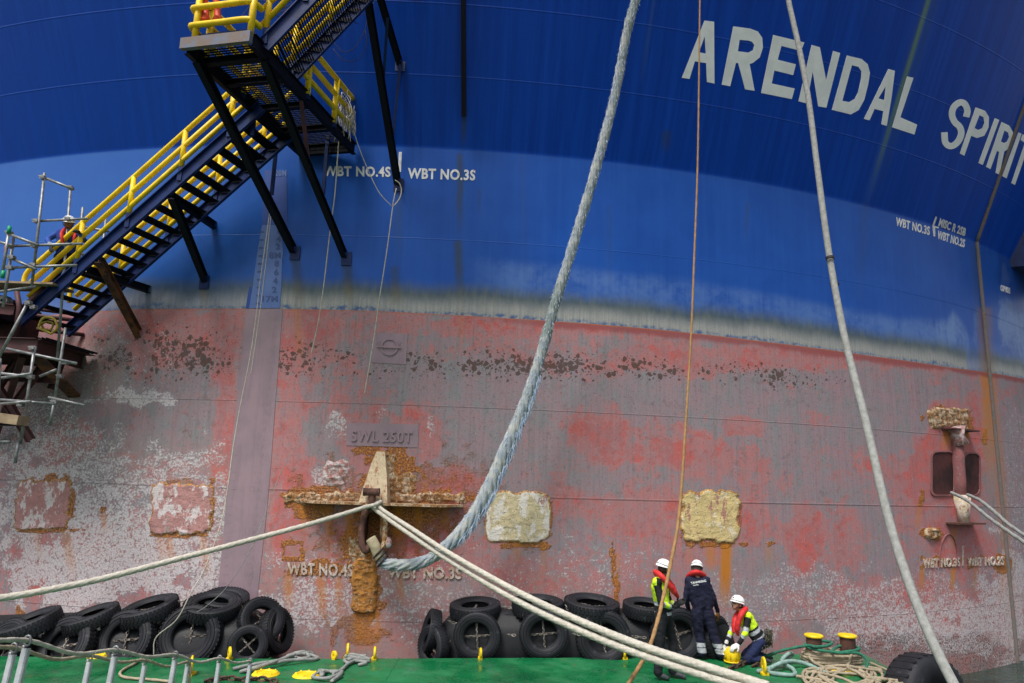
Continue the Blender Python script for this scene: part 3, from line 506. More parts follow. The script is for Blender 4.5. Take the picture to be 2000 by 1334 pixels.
def text_on_hull(name, s, quad, mat, off=.006, thick=.004, bold=.03, parent=None, sp=1.08):
    cu = bpy.data.curves.new('tmp', 'FONT'); cu.body = s; cu.offset = bold; cu.resolution_u = 3; cu.space_character = sp
    ob = bpy.data.objects.new('tmp', cu); C.objects.link(ob); bpy.context.view_layer.update()
    xs = [c[0] for c in ob.bound_box]; ys = [c[1] for c in ob.bound_box]; x0, x1, y0, y1 = min(xs), max(xs), min(ys), max(ys); bpy.data.objects.remove(ob)
    q = np.array(quad, float)                      # tl, tr, br, bl
    def xf(x, y):
        u = (x-x0)/(x1-x0); v = (y1-y)/(y1-y0); p = (q[0]*(1-u)+q[1]*u)*(1-v)+(q[3]*(1-u)+q[2]*u)*v; return p
    return lay(name, curve_mesh(cu, 12, xf), mat, off, thick, parent or ship)
L_ = lambda P: [(1300+x/2.669, y/2.669) for x, y in P]
def stroke(P, w):
    P = spl(P, 5); T_ = np.gradient(P, axis=0); T_ /= np.linalg.norm(T_, axis=1)[:, None]; Nn = np.stack([-T_[:, 1], T_[:, 0]], -1)*w/2
    return [tuple(x) for x in np.vstack([P+Nn, (P-Nn)[::-1]])]
letters = [
 ([(202,108),(252,114),(254,436),(215,428),(211,330),(152,320),(124,412),(84,406)], [(203,190),(209,280),(173,274)]),
 ([(352,138),(440,150),(480,165),(503,198),(506,250),(490,300),(455,328),(437,335),(463,474),(414,466),(378,330),(366,328),(336,450),(292,442)], [(385,208),(376,268),(430,275),(455,262),(462,235),(450,218),(430,212)]),
 ([(560,183),(722,222),(706,266),(603,240),(583,312),(678,336),(664,392),(566,368),(552,436),(672,462),(657,517),(497,485)], None),
 ([(760,235),(803,247),(836,420),(872,266),(909,277),(837,562),(795,555),(766,372),(735,540),(692,528)], None),
 ([(944,290),(1020,308),(1052,335),(1064,380),(1055,440),(1035,520),(1005,575),(965,597),(866,573)], [(970,340),(1005,349),(1020,372),(1018,410),(1003,480),(985,515),(955,533),(920,526)]),
 ([(1160,360),(1194,370),(1178,500),(1152,657),(1124,648),(1134,580),(1088,568),(1062,628),(1033,620)], [(1146,450),(1139,522),(1108,514)]),
 ([(1258,399),(1291,406),(1222,612),(1310,650),(1296,702),(1180,664)], None),
 (stroke([(1566,610),(1572,575),(1556,540),(1528,536),(1500,562),(1492,600),(1506,636),(1532,662),(1540,698),(1522,740),(1488,762),(1458,744),(1452,690)], 33), None),
 ([(1615,560),(1664,578),(1684,610),(1682,665),(1660,708),(1622,720),(1592,708),(1556,812),(1533,800)], [(1635,600),(1656,611),(1661,640),(1650,668),(1628,678),(1609,668)]),
 ([(1715,616),(1738,626),(1652,860),(1630,850)], None),
 ([(1750,636),(1790,655),(1810,690),(1806,740),(1788,775),(1764,790),(1739,911),(1719,901),(1738,792),(1726,787),(1692,882),(1670,870)], [(1765,680),(1784,691),(1790,713),(1779,738),(1762,746),(1746,738)]),
 ([(1838,690),(1854,698),(1776,930),(1754,918)], None),
 ([(1860,700),(1925,742),(1918,770),(1892,757),(1820,964),(1801,955),(1872,745),(1850,730)], None)]
nm = poly_on_hull('ship_name', [L_(letters[0][0]), L_(letters[0][1])], M['white_paint'])
for a, b in letters[1:]: poly_on_hull('name_letter', [L_(a)]+([L_(b)] if b else []), M['white_paint'], parent=nm)
TX = lambda s, q, m='white_worn', **k: text_on_hull('tank_marking', s, q, M[m], **k)
TX('WBT NO.4S', [(632,324),(763,326),(763,346),(632,344)]); TX('WBT NO.3S', [(797,328),(929,332),(928,353),(796,349)])
poly_on_hull('tank_divider_mark', [[(779,297),(785,297),(783,336),(778,336)]], M['white_worn'])
TX('WBT NO.3S', [(1750,424),(1816,443),(1815,460),(1749,441)]); TX('MISC R 2SB', [(1836,426),(1887,446),(1884,462),(1832,442)]); TX('WBT NO.2S', [(1832,450),(1885,468),(1883,484),(1830,466)])
poly_on_hull('tank_divider_mark', [[(1827,423),(1830,424),(1824,441),(1833,444),(1833,446),(1826,445),(1826,462),(1823,461),(1821,441)]], M['white_worn'])
TX('COP NO.1', [(1954,556),(1972,562),(1972,574),(1954,568)])
k1 = dict(off=.006, thick=.02, bold=.035)
TX('WBT NO.4S', [(562,1098),(690,1102),(690,1126),(562,1122)], 'white_bead', **k1); TX('WBT NO.3S', [(758,1106),(902,1108),(901,1131),(757,1129)], 'white_bead', **k1)
TX('WBT NO.3S', [(1802,1091),(1874,1089),(1874,1106),(1802,1110)], 'white_bead', **k1); TX('WBT NO.2S', [(1888,1089),(1960,1086),(1960,1104),(1888,1106)], 'white_bead', **k1)
poly_on_hull('tank_divider_mark', [[(1879,1066),(1882,1066),(1882,1106),(1879,1106)]], M['white_bead'])
# draft mark strip
st = poly_on_hull('draft_mark_strip', [[(481,604),(552,604),(545,700),(537,800),(530,900),(521,1000),(510,1100),(503,1170),(498,1220),(420,1220),(424,1170),(434,1070),(444,960),(454,860),(466,760)]], M['mauve'], .005, .005)
sb = poly_on_hull('draft_mark_strip', [[(512,440),(549,440),(553,495),(551,510),(550,560),(547,602),(487,602),(494,560),(502,500)]], M['strip_blue'], .005, .005)
sd_ = poly_on_hull('draft_mark_strip', [[(517,332),(560,334),(562,440),(512,440)]], M['strip_dark'], .005, .004)
poly_on_hull('draft_mark_strip', [[(487,560),(494,560),(488,602),(480,602)]], M['strip_dark'], .006, .003)
for s, x, y in [('17M',528,584),('2',536,566),('4',538,549),('6',540,532),('8',541,515),('18M',534,499),('2',543,482),('4',545,467),('6',546,452)]:
    wd = 15 if len(s) > 1 else 4.5; text_on_hull('draft_figure', s, [(x-wd,y-6),(x+wd,y-6),(x+wd,y+6),(x-wd,y+6)], M['strip_text'], .012, .004, .03, parent=sb)
text_on_hull('draft_figure', '20M', [(538,332),(560,332),(560,345),(538,345)], M['strip_blue'], .012, .004, .03, parent=sd_)
for i in range(10): poly_on_hull('draft_tick', [[(506-i*.9+2, 452+i*15.5), (514-i*.9+2, 452+i*15.5), (514-i*.9+2, 455+i*15.5), (506-i*.9+2, 455+i*15.5)]], M['strip_text'], .012, .004, parent=sb)
for i in range(32):
    y = 622+i*16.6; xc = np.interp(y, [604, 700, 860, 1000, 1170], [484, 476, 458, 444, 428]); big = i % 5 == 0
    poly_on_hull('draft_tick', [[(xc+3, y), (xc+(14 if big else 9), y), (xc+(14 if big else 9), y+2), (xc+3, y+2)]], M['mauve_text'], .011, .002, parent=st)
    if not big: text_on_hull('draft_figure', str((8, 6, 4, 2)[(i-1) % 5 % 4]), [(xc+52,y-5),(xc+60,y-5),(xc+60,y+6),(xc+52,y+6)], M['mauve_text'], .011, .002, .01, parent=st)
    else: text_on_hull('draft_figure', '%dM' % (16-i//5), [(xc+38,y-6),(xc+62,y-6),(xc+62,y+6),(xc+38,y+6)], M['mauve_text'], .011, .002, .01, parent=st)
pa = poly_on_hull('marking_panel', [[(729,649),(796,652),(793,712),(726,708)]], M['mauve'], .005, .005)
cx, cy = 761, 678
ringo = [(cx+17*math.cos(a), cy+17*math.sin(a)) for a in np.linspace(0, 2*math.pi, 24, endpoint=False)]; ringi = [(cx+14*math.cos(a), cy+14*math.sin(a)) for a in np.linspace(0, 2*math.pi, 24, endpoint=False)]
poly_on_hull('load_line_mark', [ringo, ringi], M['mauve_text'], .011, .022, pa); poly_on_hull('load_line_mark', [[(736,676),(784,678),(784,681),(736,679)]], M['mauve_text'], .034, .012, pa)
text_on_hull('load_line_mark', 'N', [(736,666),(743,666),(743,674),(736,674)], M['mauve_text'], .011, .01, .01, pa); text_on_hull('load_line_mark', 'V', [(777,667),(784,667),(784,675),(777,675)], M['mauve_text'], .011, .01, .01, pa)
pb = poly_on_hull('marking_panel', [[(678,826),(818,829),(816,874),(676,870)]], M['mauve'], .005, .005)
text_on_hull('safe_load_marking', 'SWL 250T', [(687,840),(806,843),(805,865),(686,862)], M['mauve_text'], .011, .025, .02, pb)

# raised crusty doubler plates
def crust_plate(name, poly, mat, h=.05, step=5, rim=.006, amp=.006, seed=1, label=None):
    bm = px_mesh([poly], step); bm.verts.index_update()
    px_ = np.array([(v.co.x*100, -v.co.y*100) for v in bm.verts]); qs = [hull_hit(*p) for p in px_]; T = np.array([th(q) for q in qs]); Z = np.array([q[2] for q in qs])
    P = np.array(poly, float)
    def edge_d(p):
        a = P; b = np.roll(P, -1, 0); ab = b-a; t_ = np.clip(((p-a)*ab).sum(1)/(ab**2).sum(1), 0, 1); return np.sqrt((((a+ab*t_[:, None])-p)**2).sum(1).min())
    ed = np.array([edge_d(p) for p in px_]); n = len(T)
    hh = h*ss(0, 3.5, ed)+amp*(fbm(T*R*16, Z*16, seed, 5)-.35)*ss(0, 4, ed)+amp*1.2*ss(.52, .62, fbm(T*R*20, Z*20, seed+3))*ss(0, 4, ed)+rim*.5*ss(10, 4, ed)*ss(1, 4, ed)
    top = hull_pt(T, Z, hh+.006); f = [[v.index for v in fc.verts] for fc in bm.faces]; bm.free()
    o = mobj(name, top, f, mat, ship, True, loc=WL(ship)); 
    ea = o.data.attributes.new('edge', 'FLOAT', 'POINT'); ea.data.foreach_set('value', ss(10, 0, ed).astype(np.float32))
    if label: o['label'] = label
    return o
def rag(x0, y0, x1, y1, r=8, j=3, seed=0, skew=0):
    rg = random.Random(seed); p = []
    for (cx_, cy_, a0) in ((x1-r, y0+r, -90), (x1-r, y1-r, 0), (x0+r, y1-r, 90), (x0+r, y0+r, 180)):
        for a in (0, 30, 60, 90): p.append((cx_+r*math.cos(math.radians(a0+a)), cy_+r*math.sin(math.radians(a0+a))))
    q = []
    for i in range(len(p)):
        a, b = p[i], p[(i+1) % len(p)]; n = max(1, int(math.hypot(b[0]-a[0], b[1]-a[1])/8))
        for k in range(n): t_ = k/n; q.append((a[0]+(b[0]-a[0])*t_+rg.uniform(-j, j)*.5+skew*((a[1]+(b[1]-a[1])*t_)-y0), a[1]+(b[1]-a[1])*t_+rg.uniform(-j, j)*.5))
    return q
crust_plate('doubler_plate', rag(34,937,142,1035,8,9,1,-.07), M['pad_red'], .02, seed=4, label='doubler plate overgrown with white crust at the left edge')
crust_plate('doubler_plate', rag(296,944,418,1042,10,9,2,-.05), M['pad_red'], .02, seed=9, label='white and red doubler plate with rust at its edges')
crust_plate('doubler_plate', rag(948,960,1077,1060,22,5,3,-.03), M['pad_cream'], .018, seed=15, label='cream doubler plate with rounded corners')
crust_plate('doubler_plate', rag(1331,960,1444,1058,8,3,4,0)[:0]+rag(1331,958,1444,1058,12,9,5,0), M['pad_buff'], .018, seed=22, label='buff yellow doubler plate with peeling top edge')
crust_plate('rust_scab', rag(555,962,710,983,5,8,6), M['crust_rust2'], .012, 4, .0, .03, 31); crust_plate('rust_scab', rag(765,962,912,982,5,8,7), M['crust_rust2'], .012, 4, .0, .03, 32)
crust_plate('rust_scab', rag(742,885,770,925,5,8,8), M['crust_rust2'], .006, 4, .0, .02, 33); crust_plate('rust_scab', rag(750,925,812,962,6,9,9), M['crust_rust2'], .006, 4, .0, .02, 34)
crust_plate('rust_scab', rag(683,1050,712,1095,5,8,10), M['crust_rust2'], .006, 4, .0, .02, 35); crust_plate('rust_scab', rag(1812,797,1892,836,8,10,11), M['crust_rust2'], .02, 4, .0, .025, 36)

crust_plate('rust_scab', rag(1806,1030,1834,1054,8,4,14), M['crust_rust2'], .04, 4, .02, .03, 39); crust_plate('rust_scab', rag(630,900,680,950,14,8,15), M['crust_white'], .015, 4, .0, .03, 40)
crust_plate('lower_doubler', rag(688,1090,738,1198,14,4,16,-.02), M['crust_rust'], .05, 4, .01, .02, 41, 'narrow doubler plate thick with orange and yellow rust')
# towing shelf: horizontal plate, fin above, cheek below
SH = on_hull(735, 985)
def hbase(x, y): q = hull_hit(x, y); return th(q), q[2]
def arc_plate(name, xa, xb, ya, depth, t_, mat, nose=None):
    ta, za = hbase(xa, ya); tb, zb = hbase(xb, ya); z = za; n = 40; mb = MB(); v = []
    for i in range(n+1):
        t__ = ta+(tb-ta)*i/n; u = i/n; d = depth*min(1, min(u, 1-u)*6+.25)
        for off, dz in ((-.01, 0), (-.01, -t_), (d+.012*math.sin(i*2.1), -t_), (d+.012*math.sin(i*2.1), 0)): v.append(tuple(hull_pt(t__, z+dz, off)))
    f = [(4*i+k, 4*i+(k+1) % 4, 4*i+4+(k+1) % 4, 4*i+4+k) for i in range(n) for k in range(4)]+[(3, 2, 1, 0), tuple(4*n+k for k in range(4))]
    mb.add(v, f); return mb.obj(name, mat, ship)
zS = SH[2]
arc_plate('towing_shelf', 590, 905, 976, .50, .045, M['crust_rust2'])
tc = hbase(735, 985)[0]; rad = np.array([math.sin(tc), -math.cos(tc), 0]); tan = np.array([math.cos(tc), math.sin(tc), 0])
P0 = hull_pt(tc, zS)
zS = hull_pt(*hbase(590, 976))[2]
def fin(name, prof, th_, mat, dx=0.):
    mb = MB(); n = len(prof); v = [P0+tan*(s_*th_/2+dx)+rad*a+np.array([0, 0, b+zS-P0[2]]) for s_ in (-1, 1) for a, b in prof]
    mb.add(v, [tuple(range(n)), tuple(range(2*n-1, n-1, -1))]+[(i, i+n, (i+1) % n+n, (i+1) % n) for i in range(n)]); return mb.obj(name, mat, ship)
mb = MB(); a0 = P0+np.array([0, 0, zS-P0[2]])     # wide tapering bracket face
fr = [(-.29, .0), (.28, .0), (.23, .45), (.12, 1.02), (-.05, 1.02), (-.13, .75), (-.22, .35)]
vv = [a0+tan*x+rad*(.40-.30*z_/1.02)+np.array([0, 0, z_+.003]) for x, z_ in fr]+[a0+tan*x*1.05-rad*.02+np.array([0, 0, z_+.003]) for x, z_ in fr]
mb.add(vv, [tuple(range(7)), tuple(range(13, 6, -1))]+[(i, i+7, (i+1) % 7+7, (i+1) % 7) for i in range(7)]); mb.obj('bracket_fin', M['cream_fin'], ship)
fin('padeye_cheek', [(-.02, -.05), (.42, -.05), (.46, -.22), (.38, -.60), (.16, -.95), (-.02, -.98)], .07, M['pin'], -.17)
fin('padeye_cheek', [(-.02, -.05), (.42, -.05), (.44, -.22), (.34, -.60), (.14, -.90), (-.02, -.92)], .07, M['crust_rust2'], .20)
# small marker stain plate on the left of shelf
# fairlead with two openings on the right
def recess(name, quad, depth, mat):
    qt = [hbase(*p) for p in quad]; v = [hull_pt(a, b, .012) for a, b in qt]+[hull_pt(a, b, -depth) for a, b in qt]
    return v
fl = MB()
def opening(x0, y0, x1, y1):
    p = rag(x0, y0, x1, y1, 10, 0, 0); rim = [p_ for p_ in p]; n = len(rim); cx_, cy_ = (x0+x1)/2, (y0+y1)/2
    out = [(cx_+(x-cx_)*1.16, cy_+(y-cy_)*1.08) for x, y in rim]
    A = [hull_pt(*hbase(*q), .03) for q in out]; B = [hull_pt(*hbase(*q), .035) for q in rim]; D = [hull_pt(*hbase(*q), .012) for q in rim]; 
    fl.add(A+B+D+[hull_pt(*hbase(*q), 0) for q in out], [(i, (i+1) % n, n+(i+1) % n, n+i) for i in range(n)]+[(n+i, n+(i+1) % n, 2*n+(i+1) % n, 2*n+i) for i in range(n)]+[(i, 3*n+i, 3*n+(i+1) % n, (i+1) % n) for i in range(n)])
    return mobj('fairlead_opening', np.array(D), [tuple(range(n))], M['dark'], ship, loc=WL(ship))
opening(1819, 883, 1861, 966); opening(1882, 886, 1911, 966); fl.obj('fairlead_frame', M['pink_paint'], ship)
def htube(name, pts, r, mat, n=14, parent=None): return MB().tube([hull_pt(*hbase(x, y), o_) for x, y, o_ in pts], r, n).obj(name, mat, parent or ship, True)
htube('fairlead_roller', [(1864,862,.05),(1866,900,.05),(1869,940,.05),(1870,972,.05)], .165, M['pink_paint'], 20)
htube('fairlead_roller', [(1868,966,.12),(1872,1000,.12),(1874,1020,.1)], [.22, .15, .13], M['crust_cream'], 18)
htube('fairlead_neck', [(1858,834,.10),(1862,852,.10),(1866,868,.12)], [.24, .16, .22], M['crust_white'], 18)
def hplate(name, x0, x1, y, depth, t_, mat):
    (ta, z), (tb, _) = hbase(x0, y), hbase(x1, y); v = [hull_pt(t_2, z+dz, o_) for t_2 in (ta, tb) for o_, dz in ((-.01, 0), (-.01, -t_), (depth, -t_), (depth, 0))]
    return MB().add(v, [(0, 1, 2, 3), (7, 6, 5, 4)]+[(k, 4+k, 4+(k+1) % 4, (k+1) % 4) for k in range(4)]).obj(name, mat, ship)
hplate('fairlead_plate', 1838, 1890, 836, .30, .04, M['maroon']); hplate('fairlead_plate', 1847, 1899, 1020, .34, .04, M['pin'])
# rusty vertical half-round strip on the right and thin vertical guard
gut = [(2006,178),(1960,305),(1925,410),(1906,470),(1909,530),(1920,640),(1930,722),(1938,820),(1948,940),(1962,1080),(1978,1240),(1984,1320)]
t_gut = hbase(1930, 722)[0]
zz = np.linspace(-5, ZK(t_gut)-.0, 40); M['gutter'] = crust('rust stained guard pipe', (.16, .13, .13), (.12, .12, .11), (.24, .13, .06), (.14, .08, .05), .55)
MB().tube([hull_pt(t_gut, z_, .02) for z_ in np.linspace(-5, ZK(t_gut)+.0, 60)], .055, 12).obj('guard_pipe', M['gutter'], ship, True)
t_g2 = hbase(2000, 190)[0]
MB().tube([hull_pt(a, z_, .02) for a, z_ in zip(np.linspace(t_gut, t_g2, 40), np.linspace(ZK(t_gut)+.0, 13.9, 40))], np.linspace(.055, .045, 40), 12).obj('guard_pipe', M['gutter'], ship, True)
# vertical black pipe stub in the middle
MB().beam(on_hull(905, -60, .12), on_hull(906, 232, .10), .10, .10).obj('downpipe', M['black_steel'], ship)
# small welded loop outline under the fairlead and pipe end stains
lp = [(1834,1110),(1835,1075),(1842,1052),(1852,1043),(1862,1052),(1868,1075),(1868,1105)]
MB().tube([hull_pt(*hbase(x, y), .015) for x, y in spl(lp, 4)], .016, 6).obj('weld_outline', M['pink_paint'], ship)
# dark sponson overhang far right
sp = MB(); c0 = on_hull(1995, 300)
a, b = hbase(1985, 520)[0], hbase(1999, 200)[0]
base_t = hbase(1970, 512)[0]; o1 = [hull_pt(base_t, 7.0, -.3), hull_pt(base_t+.16, 7.0, -.3), hull_pt(base_t+.16, 7.0, 3.4), hull_pt(base_t+.055, 7.0, 3.4)]
o2 = [p+np.array([0, 0, 6.5]) for p in o1]; o3 = [hull_pt(base_t, 6.6, -.3), hull_pt(base_t+.16, 5.2, -.3)]
sp.add(o1+o2, [(0, 1, 2, 3), (4, 5, 6, 7), (0, 4, 7, 3), (3, 7, 6, 2), (2, 6, 5, 1)]); sp.obj('sponson', M['blue_steel'], ship)

#@@STAIRS
# ================================================================= BOARDING STAIRWAY
A3 = lambda *a: np.array(a, float)
stair = empty('boarding_stairway', (-7, 13.8, 2.4), 'yellow railed steel stairway rising to a black grating platform on the ship side', 'stairway')
def flight(O0, O1, inn, ntread, stub='blue_steel', rail=True, low=None, r0=.0, r1=1.):
    """O0/O1 outboard stringer ends, inn = vector to the inboard stringer"""
    par = empty('stair_flight', O0, None, None); par.parent = stair; par.location = tuple(np.array(O0)-np.array(WL(stair)))
    d = (O1-O0); L = np.linalg.norm(d); d = d/L; up = A3(0, 0, 1); nrm = np.cross(inn/np.linalg.norm(inn), d); nrm = nrm if nrm[2] > 0 else -nrm
    for o_ in (0*inn, inn):
        mb = MB(); w_ = np.cross(d, nrm); mb.beam(O0+o_, O1+o_, .02, .26, nrm); sg = 1 if (w_@inn) > 0 else -1
        mb.beam(O0+o_+nrm*.125+w_*.035, O1+o_+nrm*.125+w_*.035, .07, .018, nrm); mb.beam(O0+o_-nrm*.125+w_*.035, O1+o_-nrm*.125+w_*.035, .07, .018, nrm); mb.obj('stringer', M['blue_steel'], par)
    hd = d.copy(); hd[2] = 0; hd /= np.linalg.norm(hd)
    for i in range(ntread):
        u = (i+.5)/ntread; c = O0+d*L*u; mb = MB()
        for k in range(6): p = c+hd*(-.13+k*.05); mb.beam(p+inn*.02, p+inn*.98, .012, .035)
        for o_ in (.03, .97): mb.beam(c+inn*o_-hd*.14, c+inn*o_+hd*.14, .006, .06)
        for o_ in (.2, .4, .6, .8): mb.beam(c+inn*o_-hd*.13+A3(0, 0, .012), c+inn*o_+hd*.13+A3(0, 0, .012), .008, .01)
        mb.obj('tread', M['black_steel'], par)
    return par, d, L, nrm, hd
def rails(par, base0, base1, hs, posts, r=.05, ends='bend', endx=.12, hook=True):
    d = base1-base0
    for h in hs:
        a = base0+A3(0, 0, h); b = base1+A3(0, 0, h); P = [a, b]
        if hook and h == max(hs): hh = A3(d[0], d[1], 0); hh /= np.linalg.norm(hh); P = [a-hh*.16-A3(0, 0, .48), a-hh*.17-A3(0, 0, .22), a-hh*.07-A3(0, 0, .05), a+d*.03, a+d*.1]+[a+d*t_ for t_ in (.4, .7, 1.)]; P = spl(P, 6)
        MB().tube(P, r, 10).obj('handrail', M['yellow'], par, True)
    for u in posts:
        p = base0+d*u; MB().tube([p+A3(0, 0, .12), p+A3(0, 0, max(hs))], r*1.05, 10).obj('rail_post', M['yellow'], par, True)
        MB().beam(p-A3(0, 0, .18), p+A3(0, 0, .14), .085, .085).obj('post_socket', M['blue_steel'], par)
O0 = aty(40, 628, 14.0); O1 = aty(512, 210, 12.95); inn = A3(.25, 1., 0); inn = inn/np.linalg.norm(inn)*1.12
fl1, d1, L1, n1, h1 = flight(O0, O1, inn, 19)
rb = lambda x, y, Y: aty(x, y, Y)
def onstr(u, o_=0.): return O0+(O1-O0)*u+inn*o_+n1*.13
uu = lambda x: float(np.interp(x, [proj(onstr(t_))[0] for t_ in np.linspace(0, 1, 60)], np.linspace(0, 1, 60)))
rails(fl1, onstr(uu(52)), onstr(1.0), (.26, .57, .90), [uu(136), uu(241), uu(347), uu(447)])
rails(fl1, onstr(uu(52), 1.), onstr(1.0, 1.), (.26, .57, .90), [uu(136), uu(241), uu(347), uu(447)])
# braces of the lower flight
def member(name, a, b, w_, h_, mat, par=None, kind='box'):
    mb = MB(); (mb.hbeam(a, b, w_, h_, .014) if kind == 'h' else mb.beam(a, b, w_, h_)); return mb.obj(name, M[mat], par or stair)
member('brace', onstr(uu(322), .0)-n1*.30, on_hull(400, 550, -.05), .13, .15, 'black_steel', fl1, 'h')
member('brace', onstr(uu(182), .0)-n1*.28, on_hull(270, 655, -.05), .14, .16, 'rusty_beam', fl1, 'h')
for x, y in ((418, 440), (290, 565)):
    q = on_hull(x, y, -.05); t_ = th(q); s_ = min(np.linspace(0, 1, 200), key=lambda u: abs((onstr(u, 1)-n1*.2)[2]-q[2])); member('bracket_beam', onstr(s_, 0)-n1*.26, q, .12, .16, 'black_steel', fl1, 'h')
for x, y0_, y1_ in ((528, 215, 275),):
    member('post', onstr(.97, .1)+A3(0, 0, .35), onstr(.97, .1)-A3(0, 0, .5), .07, .07, 'blue_steel', fl1)
# upper platform
plat = empty('landing_platform', (-4.7, 13, 7.0), None, None); plat.parent = stair; plat.location = tuple(A3(-4.7, 13, 7.0)-np.array(WL(stair)))
pz = 7.12; nm_ = A3(-5.14, 10.93, pz); fm_ = A3(-4.27, 14.92, pz); ax = (fm_-nm_); pl = np.linalg.norm(ax); ax /= pl; pr = A3(ax[1], -ax[0], 0); W2 = .62
cr = lambda u, v, dz=0.: nm_+ax*(u*pl)+pr*(v*W2)+A3(0, 0, dz)
NLc = np.array([cr(0, -1), cr(0, 1)])
mb = MB(); mb.beam(cr(0, -1.12)-ax*.06, cr(0, 1.02)-ax*.06, .09, .20); mb.obj('fascia_beam', M['fascia'], plat)
mb = MB(); mb.beam(cr(.01, -.95, .17), cr(.01, .98, .17), .02, .12); mb.obj('toe_board', M['blue_steel'], plat)
for v in (-1, 1): MB().hbeam(cr(.0, v, -.02), cr(1.0, v, -.02), .10, .26, .016).obj('side_beam', M['black_steel'], plat)
MB().hbeam(cr(.96, -1, -.05), cr(.96, 1, -.05), .1, .24, .016).obj('cross_beam', M['black_steel'], plat)
for u in (.10, .27, .50, .73): MB().hbeam(cr(u, -.95, -.06), cr(u, .95, -.06), .10, .13, .014).obj('cross_beam', M['black_steel'], plat)
mb = MB()
for k in range(58): u = .01+k*.0169; mb.beam(cr(u, -.93, .06), cr(u, .93, .06), .030, .012)
for v in np.linspace(-.85, .85, 9): mb.beam(cr(.0, v, .078), cr(.99, v, .078), .01, .012)
mb.obj('deck_grating', M['black_steel'], plat)
MB().tube(spl([cr(.0, -.98, .85), cr(-.02, -.98, .83)], 2), .03).v
# guard rails round the platform
def guard(pts, hs, posts, loc=plat, r=.055):
    for h in hs: MB().tube(spl([p+A3(0, 0, h) for p in pts], 6), r, 10).obj('handrail', M['yellow'], loc, True)
    for p in posts: MB().tube([p+A3(0, 0, .05), p+A3(0, 0, max(hs))], r*1.05, 10).obj('rail_post', M['yellow'], loc, True); MB().beam(p-A3(0, 0, .05), p+A3(0, 0, .16), .09, .09).obj('post_socket', M['blue_steel'], loc)
gp = [cr(.16, -.98), cr(.05, -.98), cr(.0, -.95), cr(-.01, -.8), cr(-.01, .0), cr(-.01, .75), cr(.01, .93), cr(.05, .97)]
guard(gp, (.36, .70, 1.05), [cr(.0, -.8), cr(.0, .92)])
guard([cr(.06, -.98), cr(.3, -.98), cr(.62, -.98)], (.36, .70, 1.05), [cr(.12, -.98), cr(.4, -.98)])
guard([cr(.40, 1.02), cr(.55, 1.02), cr(.75, 1.02), cr(.93, 1.02)], (.38, .70, 1.05), [cr(.46, 1.02), cr(.74, 1.02)])
# platform braces down to the hull
member('brace', cr(.06, -.95, -.12), on_hull(574, 492, -.05), .13, .17, 'black_steel', plat, 'h')
member('brace', cr(.10, .98, -.12), on_hull(674, 503, -.05), .12, .14, 'black_steel', plat, 'h')
member('diagonal_brace', cr(.42, .98, -.16), cr(.42, .98, -.16)+A3(.08, .6, -1.1), .06, .06, 'maroon', plat)
for (x, y, y2) in ((541, 275, 395), (641, 262, 392)):
    a = aty(x, y, 14.55); b = on_hull(x-6, y2, .04); b[0:2] = a[0:2]; member('hanger', a, b, .07, .07, 'blue_steel', plat)
for (x, y) in ((577, 495), (677, 506), (400, 552), (782, 128), (779, 362)):
    q = on_hull(x, y, .015); n_ = on_hull(x, y, .05)-q; MB().beam(q, q+n_*.6, .22, .30).obj('foot_plate', M['blue_steel'], stair)
# upper flight, climbing out of the picture to the right
U0_ = atz(516, 92, 7.16); U1_ = U0_+(aty(650, -47, 11.15)-U0_)*2.6; inu = A3(-.12, .95, 0)
U0i = atz(566, 132, 7.0); inu = U0i-U0_; inu[2] = 0; inu = A3(-.05, 1.25, 0)
fl2, d2, L2, n2, h2 = flight(U0_, U1_, inu, 17)
b0 = U0_+n2*.13
rails(fl2, b0+d2*.05, U1_+n2*.13, (.30, .62, .95), [.03, .26, .5], hook=False, r=.05)
rails(fl2, b0+inu+d2*.12, U1_+n2*.13+inu, (.26, .57, .90), [.06, .30, .55], r=.05)
lb = on_hull(777, 362, -.04); top = aty(712, -40, 12.6); member('brace', top, lb, .13, .15, 'black_steel', fl2, 'h')
lb2 = on_hull(782, 128, -.04); top2 = aty(735, -30, 12.8); member('brace', top2, lb2, .12, .13, 'black_steel', fl2, 'h')
pA = aty(768, 262, 14.55); member('tie_strut', on_hull(782, 128, .04), pA, .06, .07, 'blue_steel', fl2); member('tie_strut', aty(757, 35, 13.1), aty(748, 168, 13.9), .06, .07, 'blue_steel', fl2)
# ---- maroon lower landing at the left
land = empty('lower_landing', (-10, 14.3, 2.2), None, None); land.parent = stair; land.location = tuple(A3(-10, 14.3, 2.2)-np.array(WL(stair)))
g = lambda x, y, Y: aty(x, y, Y)
lz = g(20, 690, 13.7)[2]
def hb(a, b, w_, h_, mat='maroon', nm='landing_beam'): MB().hbeam(a, b, w_, h_, .016).obj(nm, M[mat], land)
Af = g(-60, 668, 13.6); Bf = g(72, 676, 13.6); Bb = on_hull(160, 705, .0); Bb[2] = Bf[2]
hb(A3(-12.5, 13.6, Bf[2]), Bf, .14, .30); hb(Bf, Bb, .14, .30); hb(A3(-12.5, 14.9, Bf[2]-.05), A3(Bb[0]-.3, 15.2, Bf[2]-.05), .12, .26)
mb = MB()
for k in range(40): x = -12.4+k*.085; mb.beam(A3(x, 13.6, Bf[2]+.16), A3(x, 15.35, Bf[2]+.16), .012, .04)
mb.obj('deck_grating', M['black_steel'], land)
for y, xa in ((612, 150), (652, 160), (625, 152)):
    q = on_hull(xa+4, y+2, .0); MB().tube([q+A3(-.75, -.5, .0), q], .045, 8).obj('rung', M['maroon'], land, True)
MB().beam(g(74, 700, 13.8), on_hull(145, 775, -.02), .26, .05).obj('gusset', M['rusty_beam'], land)
